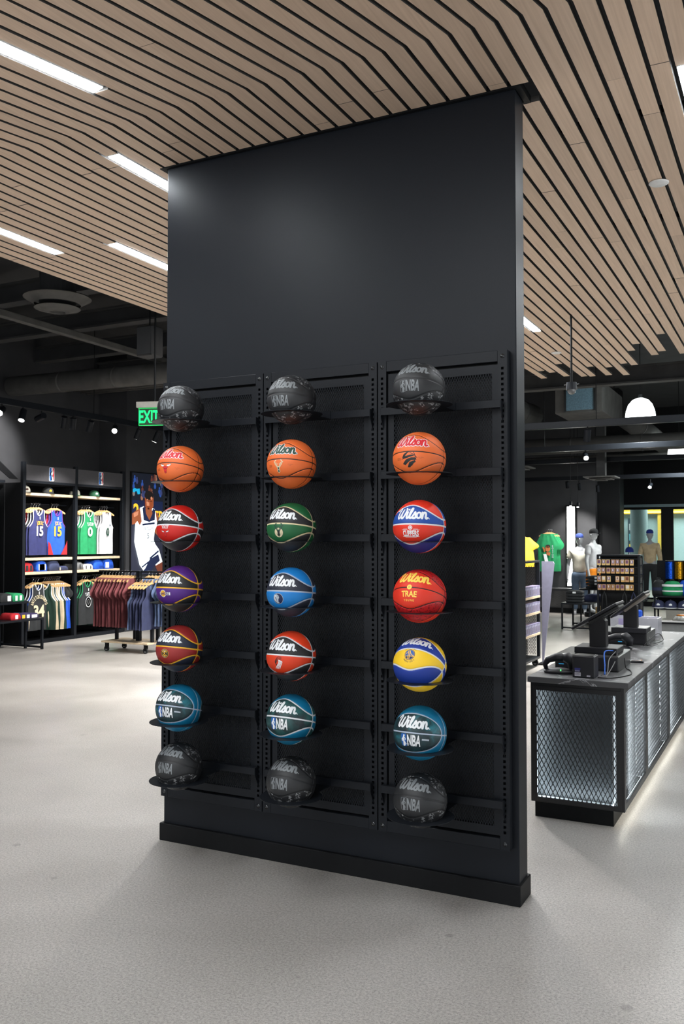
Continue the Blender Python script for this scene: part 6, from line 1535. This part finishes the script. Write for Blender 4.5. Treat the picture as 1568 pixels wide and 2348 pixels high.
# far-right overhead
beam('thick dark pipe-like girder under the slat ends at right', (-2.0, 8.55, 3.80), (6.0, 8.55, 3.80), 0.12, m=M_DUCT_SHADED)
pipe('large round duct across the far right ceiling', [(-3.0, 12.6, 3.42), (7.0, 12.6, 3.42)], 0.15, M_DUCT_SHADED)
pipe('round duct coming toward the viewer from the air unit', [(-1.0, 8.85, 3.78), (-1.15, 12.2, 3.95)], 0.22, M_DUCT_SHADED); pipe('sloping round duct behind the air unit', [(0.34, 13.1, 3.98), (0.50, 15.2, 3.85), (0.5, 19, 3.85)], 0.20, M_DUCT_SHADED)
pipe('slim pipe behind the pendant lamp', [(-3.0, 16.2, 3.5), (7.0, 16.2, 3.5)], 0.06, rings=False, name='pipe', cat='pipe')
for k, (x0, x1, y, z) in enumerate(((-2.0, 6.5, 7.7, 3.14), (-3.0, 6.5, 10.7, 3.13), (-3.2, 6.5, 13.6, 3.18), (-3.2, 6.5, 16.0, 3.0))): track('black lighting track across the right ceiling, %s from the front' % ('first', 'second', 'third', 'fourth')[k], (x0, y, z), (x1, y, z))
t = thing('air_unit', 'boxy air handling unit with a blue filter panel under the right ceiling', 'air unit', (0.0, 11.9, 3.80)); MB().box(-0.42, 0.36, -0.9, 1.0, 0, 0.50, b=0.006).build('casing', M_DUCT, t); MB().box(-0.24, 0.22, -0.91, -0.9, 0.04, 0.46).build('filter_panel', mat('filter_blue', srgb(96, 124, 140), 0.4, var=0.25, scale=60), t)
for x in (-0.26, 0.22): MB().box(x, x+0.03, -0.925, -0.9, 0.02, 0.48).build('panel_rail', M_BOLT, t)
for x in (-0.38, 0.32): MB().cyl((x, 0.4, 0.50), (x, 0.4, 1.40), 0.008, n=6).build('drop_rod', M_BLACK, t)
def pendant(label, x, y, z, s=1.0):
    t = thing('pendant_lamp', label, 'pendant lamp', (x, y, z), 0)
    MB().lathe([(0.222*s, 0.0), (0.226*s, 0.02*s), (0.215*s, 0.10*s), (0.18*s, 0.20*s), (0.12*s, 0.27*s), (0.05*s, 0.30*s), (0, 0.305*s)], n=36).build('shade', M_PEND, t, True)
    MB().lathe([(0.218*s, 0.004), (0, 0.03)], n=30).build('diffuser', M_PEND, t)
    MB().cyl((0, 0, 0.30*s), (0, 0, 0.36*s), 0.03*s, n=12).build('cap', M_BOLT, t)
    MB().cyl((0, 0, 0.36*s), (0, 0, 5.2-z), 0.006, n=6).build('cable', M_BLACK, t)
    l = bpy.data.lights.new('pendant_bulb', 'AREA'); l.shape = 'DISK'; l.size = 0.4*s; l.energy = 70; l.color = (0.95, 1.0, 0.98)
    o = bpy.data.objects.new('pendant_bulb', l); COL.objects.link(o); o.parent = t; o.location = (0, 0, -0.01)
pendant('large glowing white dome pendant at the right', 1.031, 10.5, 3.59)
pendant('smaller glowing dome pendant cut by the right picture edge', 1.042, 15.56, 3.43)
pendant('glowing dome pendant beyond the right edge', 3.6, 10.5, 3.59); pendant('glowing dome pendant far beyond the right edge', 4.0, 15.5, 3.43)
t = thing('dome_camera', 'dome security camera on a long black rod under the slats', 'camera', (1.30, 4.475, 3.10), 0); MB().cyl((0, 0, 0.07), (0, 0, Z_SLAT-3.10+0.05), 0.010, n=10).build('rod', M_BLACK, t); MB().cyl((0, 0, 0.0), (0, 0, 0.07), 0.052, 0.046, n=20).build('housing', M_STEEL, t)
MB().lathe([(0.040, 0), (0.038, -0.02), (0.026, -0.038), (0.0, -0.046)], n=20).build('dome', mat('smoked_dome', (0.12, 0.12, 0.12), 0.08, spec=1.0), t, True); MB().box(-0.07, 0.07, -0.006, 0.006, 0.05, 0.056).build('bracket', M_BOLT, t)
for k, (x, y, z, aim, pw, lb, s) in enumerate(((0.787, 7.7, 3.14, (0.2, 9.0, 0), 4.0, 'nearest spotlight on the right tracks, pointing down', 0.9), (0.14, 10.7, 3.13, (1.5, 6.5, 0.8), 0, 'starry bright spotlight facing the viewer at right', 0.9),
     (-1.36, 16.0, 3.0, (-1.4, 16.9, 1.4), 1.0, 'leftmost small spotlight on the farthest right track', 0.8), (-1.10, 16.0, 2.95, (-1.0, 16.7, 1.4), 0.6, 'second small spotlight on the farthest right track', 0.8), (-0.70, 16.0, 2.9, (-0.7, 16.6, 1.2), 0, 'third small spotlight on the farthest right track', 0.8),
     (0.41, 16.0, 2.92, (0.2, 12.4, 0.8), 0.8, 'lone small spotlight above the shop window', 0.8), (-0.63, 13.06, 2.42, (-0.5, 12.0, 0), 0, 'left of two small low spotlights by the light box', 0.5), (-0.51, 13.13, 2.40, (-0.4, 12.0, 0), 0, 'right of two small low spotlights by the light box', 0.5))):
    spot(lb, x, y, z, aim, 'spotlights over the right part', TRACK*0.8*pw, 75, s, {2.95: .05, 2.9: .10, 2.92: .08, 2.42: 2.78, 2.40: 2.80}.get(z, 0))
for (x, y, z, lb) in ((-0.10, 13.3, 2.80, 'square stepped air diffuser far back at right'), (-1.75, 13.4, 3.05, 'square stepped air diffuser beside the far pier')):
    t = thing('square_air_diffuser', lb, 'air diffuser', (x, y, z)); MB().box(-0.29, 0.29, -0.29, 0.29, 0.05, 0.075, b=0.004).build('outer_plate', M_DUCT, t); MB().box(-0.20, 0.20, -0.20, 0.20, 0.02, 0.035, b=0.004).build('middle_plate', M_DUCT, t); MB().box(-0.10, 0.10, -0.10, 0.10, 0, 0.015, b=0.003).build('inner_plate', M_DUCT, t); MB().box(-0.08, 0.08, -0.08, 0.08, 0.015, 5.2-z).build('neck', M_DARK, t)
